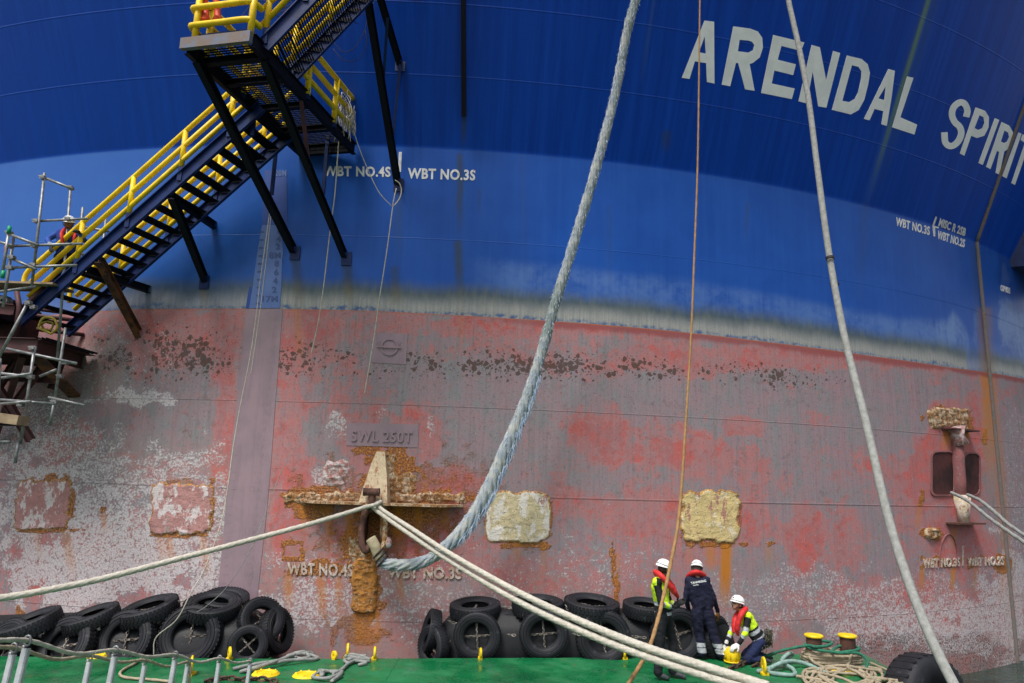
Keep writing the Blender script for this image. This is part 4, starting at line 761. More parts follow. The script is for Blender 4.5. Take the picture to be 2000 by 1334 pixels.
MB().beam(A3(-11.9, 14.2, Bf[2]), on_hull(-20, 860, -.02), .12, .12).obj('landing_brace', M['maroon'], land); MB().beam(A3(-9.9, 14.2, Bf[2]-.1), on_hull(-20, 880, -.02), .12, .12).obj('landing_brace', M['maroon'], land)
MB().box((-10.85, 14.55, Bf[2]+.13), (3.3, 1.9, .012)).obj('deck_plate', M['maroon'], land)  # solid plate added on the landing so it shades the hull below
for (a, b, Y_, w_) in (((-40,700),(60,860),14.6,.14), ((30,705),(-30,800),14.7,.12), ((90,705),(20,800),14.9,.12), ((-20,735),(110,742),15.1,.16), ((120,706),(100,760),15.3,.12)):
    MB().hbeam(aty(*a, Y_), aty(*b, Y_), w_, w_, .014).obj('truss_member', M['maroon'], land)
MB().hbeam(A3(-12.5, 13.75, Bf[2]+.95), aty(28, 606, 13.75), .14, .22, .016).obj('landing_beam', M['maroon'], land)
MB().box((-11.6, 15.1, Bf[2]+.62), (2.2, .7, .9), .02).obj('dark_backing_box', M['dark'], land)  # dark maroon box added behind the stair foot to look like shaded interior
# maroon lower handrail continuation and winch like roller at the edge
MB().tube([g(33, 570, 13.7), g(38, 600, 13.7), g(30, 660, 13.7)], .05, 8).obj('rail_post', M['maroon'], land, True); MB().tube([g(88, 560, 13.9), g(40, 605, 13.8)], .05, 8).obj('handrail', M['maroon'], land, True)
mb = MB(); mb.box(g(-22, 604, 14.4), (.85, .5, .5), .03); mb.obj('roller_box', M['black_steel'], land)
q = g(8, 588, 14.0); mb = MB(); mb.lathe(q, (0, -1, 0), [(.02, .06), (.10, .06), (.115, .04), (.115, -.1), (.02, -.1)], 20); mb.obj('roller_cap', M['galv'], land)
mb = MB(); mb.lathe(q+A3(0, -.065, 0), (0, -1, 0), [(.005, .01), (.028, .01), (.028, -.01), (.005, -.01)], 10); mb.obj('roller_hub', M['black_steel'], land)
mb = MB(); mb.tube(spl([g(80, 634, 13.6), g(92, 628, 13.55), g(104, 633, 13.6), g(98, 644, 13.65), g(86, 643, 13.6)], 5), .02, 6, closed=True); mb.tube(spl([g(75, 640, 13.5), g(84, 622, 13.5), g(104, 622, 13.5), g(112, 640, 13.5), g(100, 652, 13.5)], 5), .025, 6, closed=True)
tag(mb.obj('rope_bundle', simple('dull yellow rope bundle', (.28, .22, .03), (.18, .13, .02), 14, .8, .4), smooth=True), 'dull yellow strap coil hanging under the lowest stair treads', 'strap')

# ================================================================= SCAFFOLD
sc = empty('tube_scaffold', (-10.5, 13.4, 1.0), 'grey galvanised tube scaffold clamped together at the left edge beside the stair foot', 'scaffold')
tubes = [((87,338),(62,560),13.5),((138,365),(112,700),13.9),((162,405),(150,520),14.3),((207,428),(196,520),14.6),((27,462),(6,600),13.0),((18,447),(4,540),12.7),
 ((84,346),(142,369),13.55),((70,432),(172,427),13.55),((12,455),(75,479),12.9),((18,481),(160,476),13.0),((-10,470),(24,480),12.9),((12,500),(70,526),12.95),((12,523),(150,518),13.0),((-10,571),(70,560),13.2),((165,444),(212,452),14.3),((160,497),(205,494),14.4),
 ((56,588),(-6,705),12.6),((68,676),(40,868),13.0),((128,640),(105,792),13.6),((8,680),(150,710),13.3),((-10,728),(62,736),12.9),((-10,740),(60,730),12.9),((-10,780),(110,789),13.2),((95,776),(165,792),13.6),((-10,790),(60,784),13.0),((-10,862),(20,863),13.0),((78,735),(110,722),13.5),((105,790),(98,830),13.6),((0,700),(-4,780),12.7),((36,860),(30,905),13.0)]
for (a, b, Y) in tubes:
    MB().tube([aty(*a, Y), aty(*b, Y+random.uniform(-.1, .1))], .027, 8).obj('scaffold_tube', M['galv'], sc, True)
for (x, y, Y) in [(84,347,13.5),(138,367,13.6),(71,432,13.5),(133,428,13.55),(67,480,13.0),(19,455,12.9),(20,481,12.9),(66,518,13.0),(21,523,13.0),(64,680,13.0),(60,736,12.95),(128,708,13.4),(107,785,13.3),(44,787,13.1),(118,735,13.6),(56,592,12.6),(66,600,13),(24,503,12.9),(40,790,13)]:
    mb = MB(); c = aty(x, y, Y); mb.box(c, (.09, .10, .075), .01); mb.beam(c+A3(-.06, -.05, .02), c+A3(.06, -.05, -.02), .02, .02); mb.obj('coupler', M['galv'], sc)
for (a, b, Y, w_, m_) in [((-30,812),(45,822),12.9,.30,'wood'),((-30,830),(42,830),12.95,.2,'black_steel')]:
    MB().beam(aty(*a, Y), aty(*b, Y), w_, .17 if m_ == 'wood' else .03).obj('plank', M[m_], sc)
pzk = aty(110, 562, 14.0)[2]
for k in range(3): MB().beam(A3(-12.6, 13.75+k*.24, pzk), A3(-9.15, 13.75+k*.24, pzk+.003*k), .225, .04).obj('plank', M['wood'], sc)
for (x, y, Y, c_) in ((18,449,12.68,(.0,.25,.10)),(6,536,12.66,(.0,.25,.10)),(12,486,12.96,(.7,.10,.05))):
    q = aty(x, y, Y); MB().tube([q-A3(0, 0, .07), q+A3(0, 0, .07)], .034, 8).obj('marker_sleeve', simple('tube sleeve %d' % x, c_, c_, 5, .5, 0), sc, True)

# ================================================================= ROPES
def laid(r, n=4, tw=3.2, amp=.13):           # strands laid round a rope
    return lambda a, L, rr: 1-amp+amp*1.2*np.abs(np.cos((a*n/2+L*tw/r)))
def braid(r, amp=.12): return lambda a, L, rr: 1-amp+amp*1.3*np.maximum(np.abs(np.cos(a*2+L*1.35/r)), np.abs(np.cos(a*2-L*1.35/r)))**2
RS = {'rope_blue': .84, 'rope_grey': .86, 'rope_pale': .86}
def rope(name, P, r, mat, label, cat='rope', group=None, n=12, step=None, mod='laid', parent=None, tw=.9, amp=.16, wob=0, strands=3):
    p = spl(P, 14); rr = None
    if hasattr(r, '__len__'):
        u = np.linspace(0, len(P)-1, len(p)); rr = np.interp(u, np.arange(len(P)), r); p = np.c_[p, rr]
    else: p = np.c_[p, np.full(len(p), r)]
    p[:, 3] *= RS.get(mat, 1); p = resample(p, step or max(.012, float(np.mean(p[:, 3]))*.45)); rr = p[:, 3]; p = p[:, :3]; rm = float(rr.mean())
    if wob: p = p+np.stack([fbm(np.arange(len(p))*step_*.9, p[:, 0]*0+k*9, k) for k, step_ in enumerate((.1, .1, .1))], -1)*wob-wob/2
    if mat == 'rope_blue': rr = rr*(.90+.24*fbm(np.arange(len(rr))*.05, np.zeros(len(rr)), 3))
    m = laid(rm, strands*2, tw/strands, amp) if mod == 'laid' else (braid(rm) if mod == 'braid' else None)
    mb = MB(); mb.tube(p, rr, n, mod=m); o = mb.obj(name, M[mat], parent, True)
    if label: tag(o, label, cat, group)
    return o, p, rr
def PY(L): return [aty(x, y, Y) for x, y, Y in L]
hp = [(738,1082,14.35),(752,1100,14.3),(785,1104,14.25),(830,1096,14.2),(872,1068,14.15),(912,1024,14.15),(948,968,14.15),(985,885,14.1),(1030,775,14.05),(1060,680,14.0),(1085,590,13.9),(1122,470,13.75),(1162,335,13.55),(1200,190,13.3),(1225,60,13.0),(1246,-20,12.8),(1275,-170,12.4)]
hr = [.12,.125,.13,.13,.14,.15,.165,.155,.13,.122,.115,.118,.112,.108,.105,.10,.10]
hw, hwp, hwr = rope('mooring_hawser', PY(hp), hr, 'rope_blue', 'thick frayed blue and white hawser hanging in a bend from the rusty shackle', 'rope', n=40, mod='laid', tw=4.2, amp=.24, strands=3, step=.016)
# frayed strands lying along the underside
mb = MB(); rg = random.Random(5); mids = [(i, p) for i, p in enumerate(hwp) if 730 < proj(p)[1] < 1045 and proj(p)[0] > 890]
for i, p in mids[::2]:
    if i+14 >= len(hwp): continue
    for k in range(5):
        j = 6+rg.randrange(7); t = hwp[i+1]-hwp[i]; t /= np.linalg.norm(t); e = np.cross(t, (0, 1., 0)); e /= np.linalg.norm(e); e = -e if e[2] > 0 else e
        o_ = e*hwr[i]*rg.uniform(.55, 1.1)+A3(0, -1, 0)*hwr[i]*rg.uniform(-.3, .9); ln = hwr[i]*rg.uniform(.5, 1.9); a = p+o_
        mb.tube([a, a-t*ln*.5+e*rg.uniform(.0, .03), a-t*ln+e*rg.uniform(.0, .07)-A3(0, 0, .02)], [.008, .007, .003], 4)
mb.obj('frayed_strands', M['rope_fray'], hw)
mb = MB()
for i in range(3, len(hwp)-3, 3):
    q = proj(hwp[i])
    for _k in range(3):
        t = hwp[min(i+1, len(hwp)-1)]-hwp[i-1]; t /= np.linalg.norm(t)+1e-9; e = A3(rg.uniform(-1, 1), rg.uniform(-1, .2), rg.uniform(-1, 1)); e -= t*(e@t); e /= np.linalg.norm(e); a = hwp[i]+e*hwr[i]*.9
        mb.tube([a, a+e*.02-t*.03, a+e*rg.uniform(.02, .05)-t*.05], [.005, .004, .002], 4)
mb.obj('loose_fibre', M['rope_fray'], hw)
MB().tube(spl(PY([(724,1052,14.3),(732,1066,14.28),(738,1082,14.3),(744,1092,14.3)]), 5), [.105]*15+[.115], 14).obj('thimble_sleeve', M['thimble'], hw, True)
mb = MB()
for k, (x, y) in enumerate([(740,1080),(744,1088),(748,1096)]):
    c = aty(x, y, 14.32); ax_ = aty(760, 1100, 14.3)-aty(735, 1075, 14.3); ax_ /= np.linalg.norm(ax_); mb.lathe(c, ax_, [(.135, -.02), (.15, 0), (.135, .02), (.12, 0)], 14)
mb.obj('whipping', M['wire'], hw)
rope('grey_hose_rope', PY([(1528,-80,12.6),(1540,0,12.5),(1562,100,12.4),(1580,200,12.3),(1598,340,12.1),(1620,500,11.8),(1650,660,11.4),(1690,820,10.8),(1732,1000,10.1),(1772,1130,9.6),(1820,1250,9.1),(1880,1370,8.6)]), [.058,.058,.06,.06,.062,.064,.066,.07,.07,.07,.07,.07], 'rope_grey', 'smooth grey sheathed mooring line running down the right side with black tape bands', n=14, mod='laid', tw=.6, amp=.03, step=.03)
g_ = [o for o in bpy.data.objects if o.name.startswith('grey_hose_rope')][0]; g_.name = 'sheathed_rope'
for (x, y) in ((1621, 504), (1630, 555)):
    c = aty(x, y, 11.75); a = aty(x-2, y-12, 11.77)-c; a /= np.linalg.norm(a); MB().lathe(c, a, [(.06, -.03), (.073, -.02), (.073, .02), (.06, .03)], 14).obj('tape_band', M['wire'], g_)
rope('heaving_line', PY([(1369,-60,13.2),(1367,0,13.1),(1363,300,13.0),(1356,500,12.8),(1350,650,12.6),(1341,800,12.3),(1327,1000,11.9),(1308,1110,11.5),(1297,1160,11.3),(1285,1210,11.0),(1265,1272,10.6),(1228,1335,10.0),(1205,1375,9.5)]), [.017,.017,.019,.020,.021,.023,.028,.030,.030,.030,.030,.030,.03], 'rope_tan', 'thin tan fibre line falling across the red vested worker to the green deck', n=8, tw=.9, step=.02)
rope('mooring_line', PY([(738,986,14.35),(715,990,14.25),(690,998,14.2),(600,1025,13.9),(480,1057,13.4),(350,1091,12.9),(200,1130,12.2),(100,1151,11.7),(0,1168,11.3),(-120,1180,10.8)]), [.05]*3+[.055,.056,.058,.06,.062,.062,.062], 'rope_pale', 'single pale braided line drawn tight from the shackle to the left edge', group=None, n=16, tw=2.6, step=.014, amp=.2)
rope('mooring_line', PY([(726,988,14.3),(742,1002,14.2),(800,1043,13.6),(880,1096,12.8),(1000,1168,11.6),(1120,1226,10.6),(1250,1278,9.7),(1400,1327,8.9),(1480,1355,8.4)]), [.05,.05,.054,.055,.056,.058,.06,.062,.062], 'rope_pale', 'lower pale strand of the doubled line crossing in front of the standing workers', n=16, tw=2.6, step=.014, amp=.2)
rope('mooring_line', PY([(735,984,14.3),(750,998,14.15),(800,1030,13.6),(880,1082,12.75),(1000,1150,11.6),(1120,1207,10.6),(1250,1260,9.7),(1400,1309,8.9),(1500,1340,8.4)]), [.045,.045,.05,.052,.055,.057,.058,.06,.06], 'rope_pale', 'upper pale strand of the doubled line running from the shackle to the lower right', n=16, tw=2.6, step=.014, amp=.2)
mb = MB(); c = aty(731, 985, 14.3)
mb.tube(spl([c+A3(-.14, .02, -.05), c+A3(-.02, -.12, -.02), c+A3(.1, -.06, .03), c+A3(.1, .1, .05), c+A3(-.05, .12, -.02)], 6), .038, 8, closed=True)
tag(mb.obj('rope_eye', M['rope_pale'], smooth=True), 'short pale eye of rope looped round the shackle neck', 'rope')
for i, (a, l_) in enumerate([([(1858,962,18.2),(1890,978,17.6),(1930,1010,16.5),(1975,1042,15.4),(2040,1085,14)], 'lower of two grey lines leading out of the fairlead'), ([(1890,966,18.3),(1915,978,17.6),(1945,1002,16.7),(1975,1028,15.8),(2040,1070,14.6)], 'upper of two grey lines leading out of the fairlead')]):
    rope('fairlead_line', PY(a), .042, 'rope_greydeck', l_, n=8, step=.03)
def cord(P, r, label, group='thin cords hanging from the stair platform', mat='rope_string', wob=.0): return rope('hanging_cord', P, r, mat, label, 'cord', group, n=6, step=.03, mod=None)[0]
cord(PY([(668,180,14.4),(664,240,14.4),(660,300,14.45),(654,380,14.5),(645,450,14.55),(632,560,14.6),(622,628,14.65),(608,690,14.7)]), .013, 'pale cord hanging from the tangled cords at the platform end down to the red paint')
cord(PY([(686,240,14.3),(700,285,14.4),(718,330,14.5),(740,375,14.6),(765,403,14.7)]), .010, 'slack cord looping from the platform rail to the foot of the long black brace')
cord(PY([(768,398,14.6),(765,420,14.6),(757,480,14.6),(748,540,14.6),(740,590,14.65),(732,650,14.7),(712,770,14.7)]), .013, 'doubled cord hanging from the foot of the long black brace')
cord(PY([(527,412,14.5),(518,480,14.5),(508,550,14.5),(500,620,14.5),(488,700,14.5),(470,790,14.5),(456,870,14.4),(445,950,14.2),(432,1020,14),(400,1110,13.6),(372,1160,13.3),(345,1210,13.1),(305,1245,13.1),(300,1280,13.1)]), .010, 'left thin cord crossing the draft marks down to the tyres')
cord(PY([(530,412,14.5),(523,480,14.5),(515,550,14.5),(506,620,14.5),(490,730,14.5)]), .008, 'short thin cord beside the draft marks')
cord(PY([(640,780,14.6),(560,900,14.3),(512,1020,14),(480,1090,13.7),(440,1150,13.5),(400,1186,13.3),(385,1195,13.2)]), .007, 'faint diagonal cord falling towards the left tyres from the right', mat='rope_greydeck')
mb = MB(); mb.tube(spl(PY([(772,352,14.75),(780,358,14.7),(784,372,14.7),(780,388,14.65),(768,402,14.6),(770,385,14.6),(774,368,14.65)]), 6), .012, 6)
tag(mb.obj('cord_loop', M['rope_string'], smooth=True), 'small loop of cord tied round the foot of the long black brace', 'cord')
mb = MB(); rg = random.Random(9)
for k in range(16):
    P = []; x, y, Y = 668+rg.uniform(-10, 14), 180+rg.uniform(-6, 30), 14.1+rg.uniform(-.15, .2)
    for j in range(5): P.append(aty(x, y, Y)); x += rg.uniform(-9, 8); y += rg.uniform(8, 26); Y += rg.uniform(-.05, .05)
    mb.tube(spl(P, 5), .009, 5)
for k in range(8):
    P = [aty(686+rg.uniform(-12, 8), 205+rg.uniform(0, 60), 14.4) for j in range(6)]; mb.tube(spl(P, 5), .008, 5)
tag(mb.obj('cord_tangle', M['rope_string'], smooth=True), 'tangle of pale cords tied over the end of the yellow platform rails', 'cord')
mb = MB()
for k in range(9):
    P = []; x, y, Y = rg.uniform(430, 720), rg.uniform(-20, 30), 11.2+rg.uniform(0, .6)
    for j in range(7): P.append(aty(x, y, Y+ (x-430)/300*1.2)); x += rg.uniform(-45, 50); y += rg.uniform(-18, 24)
    mb.tube(spl(P, 6), .006, 4)
tag(mb.obj('cable_tangle', M['wire'], smooth=True), 'loose dark cables tangled round the yellow rails at the platform end', 'cable'); mb = MB()
for P in ([(720,20),(712,60),(690,95),(668,100),(650,80)],[(735,-10),(728,10),(712,28),(690,20)],[(650,95),(672,118),(700,116),(715,90),(714,60)],[(790,-10),(810,2),(830,-2)]):
    mb.tube(spl([aty(x, y, 13) for x, y in P], 6), .007, 4)
tag(mb.obj('cable_tangle', M['wire'], smooth=True), 'thin dark cable loops hanging right of the upper stair flight', 'cable')
mb = MB(); 
for x in (401, 424): mb.tube(spl([aty(x-2, -10, 11.15), aty(x, 15, 11.15), aty(x+1, 34, 11.1), aty(x, 44, 11.1)], 4), [.06]*9+[.08, .085, .085, .03], 12)
tag(mb.obj('orange_float', M['orange'], smooth=True), 'pair of orange floats lashed to the top platform rail', 'float')

# ================================================================= SHACKLE
sk = empty('shackle', aty(730, 985, 14.4), 'big rusty bow shackle hanging from the towing shelf and holding the thick hawser', 'shackle')
q0 = aty(727, 962, 14.42); q1 = aty(727, 1000, 14.38)
mb = MB(); mb.tube([q0+A3(-.0, 0, .03), q0-A3(0, 0, .10), q1+A3(-.01, 0, 0)], [.075, .07, .065], 14); mb.obj('shackle_neck', M['pin'], sk, True)
mb = MB(); mb.tube([q0+A3(-.15, -.03, .01), q0+A3(.14, -.03, .01)], .075, 14); mb.tube([q0+A3(-.17, -.03, .01), q0+A3(-.13, -.03, .01)], .09, 6); mb.tube([q0+A3(.12, -.03, .01), q0+A3(.15, -.03, .01)], .09, 6); mb.obj('shackle_bolt', M['pin'], sk)
mb = MB(); mb.tube(spl(PY([(724,992,14.42),(712,1006,14.4),(706,1035,14.35),(707,1062,14.3),(714,1076,14.28),(722,1066,14.3)]), 6), .065, 14); mb.obj('shackle_bow', M['pin'], sk, True)
mb = MB(); mb.tube(spl(PY([(735,995,14.45),(750,1010,14.45),(752,1035,14.4),(750,1062,14.35),(742,1078,14.3)]), 6), .05, 12); mb.obj('shackle_bow', M['crust_rust2'], sk, True)
mb = MB(); mb.sphere(aty(757, 1060, 14.4), (.09, .08, .11), 12, 8); mb.obj('barnacle_clump', M['crust_white'], sk, True)
#@@DECK
# ================================================================= WORKBOAT DECK
DZ = -3.24
D = lambda x, y: atz(x, y, DZ)
boat = empty('workboat', (0, 9, -4.42), 'low workboat with a flat green painted deck lying against the red ship side', 'workboat')
e0 = D(0, 1282); e1 = D(560, 1287); e2 = D(1250, 1284); e3 = D(1500, 1277); e4 = D(1690, 1279); e5 = D(1722, 1296); e6 = D(1790, 1334)
eL = e0+(e0-e1)*1.2
rim = [eL, e0, e1, e2, e3, e4, e5, e6, A3(e6[0]-.2, 3.0, DZ), A3(eL[0], 3.0, DZ)]
fine = []
for i in range(len(rim)): fine += [rim[i]+(rim[(i+1) % len(rim)]-rim[i])*k/6 for k in range(6)]
rim = [p+A3(0, 0, 0) for p in fine]; n = len(rim)
mobj('deck_plate', [p for p in rim]+[p-A3(0, 0, .05) for p in rim], [tuple(range(n))[::-1]]+[(i, (i+1) % n, n+(i+1) % n, n+i) for i in range(n)], M['deck'], boat, loc=WL(boat))
mobj('boat_side', [p*A3(.996, .996, 1)-A3(0, 0, .05) for p in rim]+[p*A3(.99, .99, 1)-A3(0, 0, 1.9) for p in rim], [(i, (i+1) % n, n+(i+1) % n, n+i) for i in range(n)], M['fender'], boat, loc=WL(boat))
mb = MB()
for k in range(5): p = e2+(e0-e2)*(k/5); mb.beam(A3(p[0], 4, DZ+.002), A3(p[0], p[1]-.05, DZ+.002), .018, .006)
for y in (6.4, 9.2, 12): mb.beam(A3(-10, y, DZ+.0025), A3(6.9, y, DZ+.0025), .018, .007)
mb.obj('deck_weld', M['deck'], boat)

# ================================================================= FENDERS WITH TYRES
def tyre_mesh():
    mb = MB(); Ro, Ri = .55, .30
    prof = [(Ri, -.085), (Ri+.02, -.115), (Ri+.06, -.135), (Ro-.12, -.150), (Ro-.05, -.140), (Ro-.015, -.115), (Ro, -.08), (Ro+.003, 0), (Ro, .08), (Ro-.015, .115), (Ro-.05, .14), (Ro-.12, .15), (Ri+.06, .135), (Ri+.02, .115), (Ri, .085), (Ri+.03, .06), (Ro-.08, .09), (Ro-.06, 0), (Ro-.08, -.09), (Ri+.03, -.06)]
    mb.lathe((0, 0, 0), (0, 0, 1), prof, 40)
    for rr, hh in ((Ri+.10, .146), (Ro-.085, .152)): mb.lathe((0, 0, 0), (0, 0, 1), [(rr-.008, hh-.01), (rr, hh+.006), (rr+.008, hh-.01)], 40)
    for k in range(44):
        a = 2*math.pi*k/44; r_ = A3(math.cos(a), math.sin(a), 0)
        for s_ in (-1, 1):
            a2 = a+(.0 if s_ > 0 else .07); r_ = A3(math.cos(a2), math.sin(a2), 0); mb.beam(r_*(Ro+.006)+A3(0, 0, s_*.015), r_*(Ro-.004)+A3(0, 0, s_*.125), .045, .014, tuple(r_))
    me = bpy.data.meshes.new('tyre'); me.from_pydata(mb.v, [], mb.f); me.materials.append(M['rubber']); return me
TYRE = tyre_mesh()
def chain_mesh(n_arm):
    mb = MB()
    for k in range(2): a = k*math.pi/2+.05; mb.chain([A3(math.cos(a)*.40, math.sin(a)*.40, -.02), A3(math.cos(a)*.2, math.sin(a)*.2, .0), A3(0, 0, .01+k*.012), -A3(math.cos(a)*.2, math.sin(a)*.2, 0), -A3(math.cos(a)*.42, math.sin(a)*.40, .02)], .060, .0115)
    me = bpy.data.meshes.new('chain_cross'); me.from_pydata(mb.v, [], mb.f); me.materials.append(M['chain']); return me
CHX = chain_mesh(7)
def tyre(parent, c, nrm, size, spin=.0, chain=True, squash=1., off=0.):
    nrm = Vector([float(v) for v in nrm]).normalized(); o = bpy.data.objects.new('tyre', TYRE); C.objects.link(o); o.parent = parent; c = np.array(c, float)
    o.location = Vector(c)-WL(parent); q = nrm.to_track_quat('Z', 'Y'); o.rotation_mode = 'QUATERNION'; o.rotation_quaternion = q @ Matrix.Rotation(spin, 3, 'Z').to_quaternion()
    s_ = size/1.12*random.uniform(.90, 1.02); o.scale = (s_, s_*random.uniform(.95, 1.0), s_*squash*random.uniform(.85, 1.1))
    if chain: h = bpy.data.objects.new('chain', CHX); C.objects.link(h); h.parent = o
    return o
def fender(A, B, rx, rz, label, flat=.0):
    A = np.array(A, float); B = np.array(B, float); f = empty('pneumatic_fender', (A+B)/2, label, 'fender', 'black rubber fenders wrapped in tyres between the deck and the ship')
    ax_ = B-A; L = np.linalg.norm(ax_); ax_ /= L; side = np.cross(ax_, (0, 0, 1)); side /= np.linalg.norm(side); upv = np.cross(side, ax_); v = []; N, Mn = 48, 40
    for i in range(Mn+1):
        u = i/Mn; s_ = L*u; e = min(s_, L-s_); k = math.sqrt(max(0, 1-max(0, 1-e/rz)**2))*.985+.015
        for j in range(N):
            a = 2*math.pi*j/N; rib = 1+.012*math.sin(a*12); v.append(A+ax_*s_+(side*math.cos(a)*rx+upv*math.sin(a)*rz)*k*rib)
    ff = [(i*N+j, i*N+(j+1) % N, (i+1)*N+(j+1) % N, (i+1)*N+j) for i in range(Mn) for j in range(N)]+[tuple(range(N))[::-1], tuple(Mn*N+j for j in range(N))]
    mobj('fender_body', v, ff, M['fender'], f, True, loc=WL(f)); f['ax'] = 0; del f['ax']
    return f
PXM = F*.965
f1 = fender((-10.6, 13.9, -3.70), (-4.22, 14.3, -3.36), .72, .80, 'left long black rubber fender hung with tyres and chains below the single pale line')
def T(f, x, y, Y, dpx, nrm, spin=0., chain=True, sq=1.): 
    c = aty(x, y, Y); dep = float(c@FW); return tyre(f, c, nrm, dpx*dep/F, spin, chain, sq)
for a in [(58,1222,13.5,122,(-.34,-.22,1),.3), (178,1208,13.7,118,(-.30,-.22,1),.6), (291,1193,13.9,116,(-.24,-.22,1),.2), (415,1186,14.0,112,(.04,-.28,1),.1,False),
          (128,1262,13.30,118,(-.25,-1,.55),.2), (247,1250,13.50,120,(-.14,-1,.38),.1), (374,1243,13.62,124,(-.02,-1,.30),.05), (15,1258,13.2,110,(-.3,-1,.6),.1),
          (484,1260,13.50,84,(.22,-1,.2),.7), (510,1212,13.98,92,(.65,-.8,.5),.4), (540,1232,14.2,90,(1,-.3,.3),.2)]: T(f1, *a)
T(f1, 440, 1174, 14.5, 92, (.1, -.3, 1), .1, False)
f2 = fender((-1.35, 14.42, -3.32), (4.6, 14.72, -3.25), .52, .80, 'right black rubber fender hung with tyres behind the standing workers')
for a in [(928,1190,14.38,100,(-.05,-.12,1),.3), (1050,1185,14.42,104,(0,-.10,1),.2), (1155,1187,14.45,112,(.05,-.12,1),.2), (1262,1190,14.5,100,(.05,-.12,1),.2),
          (932,1242,13.92,104,(-.10,-1,.10),.05), (1062,1238,13.98,106,(.0,-1,.10),.05), (1178,1245,14.02,118,(.03,-1,.12),.1), (1322,1240,14.15,108,(.2,-1,.1),.2),
          (846,1262,14.05,84,(-.85,-.75,.1),.7), (842,1232,14.3,84,(-1,-.3,.25),.3), (1398,1250,14.45,98,(.75,-.7,.15),.2)]: T(f2, *a)
def fchain(f, P, pitch=.065): MB().chain([aty(*p) for p in P], pitch, .009).obj('chain', M['chain'], f)
for P in [[(990,1240,13.85),(1008,1241,13.85)], [(1118,1238,13.9),(1135,1240,13.9)], [(875,1212,14),(890,1218,13.95),(905,1215,14)], [(982,1186,14.2),(1000,1188,14.2)], [(1232,1243,14),(1262,1246,14)], [(866,1258,13.95),(880,1252,13.9)], [(1105,1183,14.25),(1110,1190,14.2)]]: fchain(f2, P)
for P in [[(428,1254,13.62),(450,1252,13.65)], [(345,1174,13.95),(362,1177,13.95)], [(105,1206,13.6),(122,1204,13.6)], [(465,1180,14.05),(482,1190,14.05)], [(305,1255,13.5),(318,1268,13.5)], [(518,1250,13.9),(528,1262,13.9),(522,1280,13.9)], [(158,1225,13.55),(170,1218,13.6)]]: fchain(f1, P)
# fat tyre fender off the deck corner
cf = empty('corner_fender', aty(1812, 1350, 13.1), 'fat black ribbed tyre hanging off the right corner of the green deck', 'fender')
c = aty(1808, 1366, 13.0); mb = MB(); axv = A3(.35, -.9, .12); axv /= np.linalg.norm(axv)
mb.lathe(c-axv*.3, axv, [(.30, 0), (.62, .0), (.70, .06), (.73, .16), (.73, .46), (.70, .56), (.62, .62), (.30, .62), (.28, .5), (.28, .1)], 44); mb.obj('tyre', M['rubber'], cf, True)
mb = MB()
for k in range(30):
    a = 2*math.pi*k/30; xx = np.cross(axv, (0, 0, 1)); xx /= np.linalg.norm(xx); yy = np.cross(axv, xx); r_ = xx*math.cos(a)+yy*math.sin(a); mb.beam(c-axv*.2+r_*.722, c+axv*.24+r_*.722, .05, .024, tuple(r_))
mb.obj('tread', M['rubber'], cf)

# ================================================================= BOLLARDS AND DECK GEAR
for x, y, l_ in ((1592, 1300, 'left of two rusty bollards with round yellow tops wrapped in green and beige rope'), (1658, 1300, 'right of two rusty bollards with round yellow tops wrapped in green and beige rope')):
    b = D(x, y); top = aty(x, 1241, b[1]); h_ = top[2]-DZ; bo = empty('mooring_bollard', b, l_, 'bollard', 'pair of rusty bollards with yellow tops')
    MB().lathe(b, (0, 0, 1), [(.0, .0), (.2, .0), (.2, .02), (.14, .025), (.137, .1), (.137, h_-.03), (.0, h_-.03)], 24, False).obj('post', M['bollard'], bo, False)
    MB().lathe(b+A3(0, 0, h_-.028), (0, 0, 1), [(.0, .0), (.155, .0), (.168, .012), (.168, .03), (.157, .045), (.0, .052)], 28, False).obj('yellow_cap', M['lash_yellow'], bo)
B1, B2 = D(1592, 1300), D(1658, 1300)
def wraps(z0, z1, n_, r, R_, seed, both=True):
    rg = random.Random(seed); P = []; ctr = (B1+B2)/2; half = np.linalg.norm(B2-B1)/2; dx = (B2-B1)/(2*half); dy = A3(-dx[1], dx[0], 0)
    for k in range(n_*28+1):
        a = 2*math.pi*k/28; z_ = z0+(z1-z0)*k/(n_*28)+rg.uniform(-.006, .006); rr = R_+.012*math.sin(k*.37)+rg.uniform(-.004, .004); c_ = ctr+dx*(half if math.cos(a) > 0 else -half)*min(1, abs(math.cos(a))*3)
        P.append(c_+dx*math.cos(a)*rr+dy*math.sin(a)*rr+A3(0, 0, z_))
    return P
P = wraps(.04, .27, 7, .026, .18, 2)
mb = MB(); mb.tube(P, .026, 8, mod=laid(.026, 4, .5, .12)); mb.tube(wraps(.06, .22, 4, .026, .215, 6), .026, 8, mod=laid(.026, 4, .5, .12))
mb.tube(spl([B1+A3(-.2, -.2, .2), B1+A3(-.1, -.3, .1), B1+A3(.15, -.33, .03), B1+A3(.45, -.28, .08), B2+A3(-.05, -.24, .25)], 8), .026, 8)
tag(mb.obj('rope_wrap', M['rope_beige'], smooth=True), 'beige rope wound many times round both yellow topped bollards', 'rope')
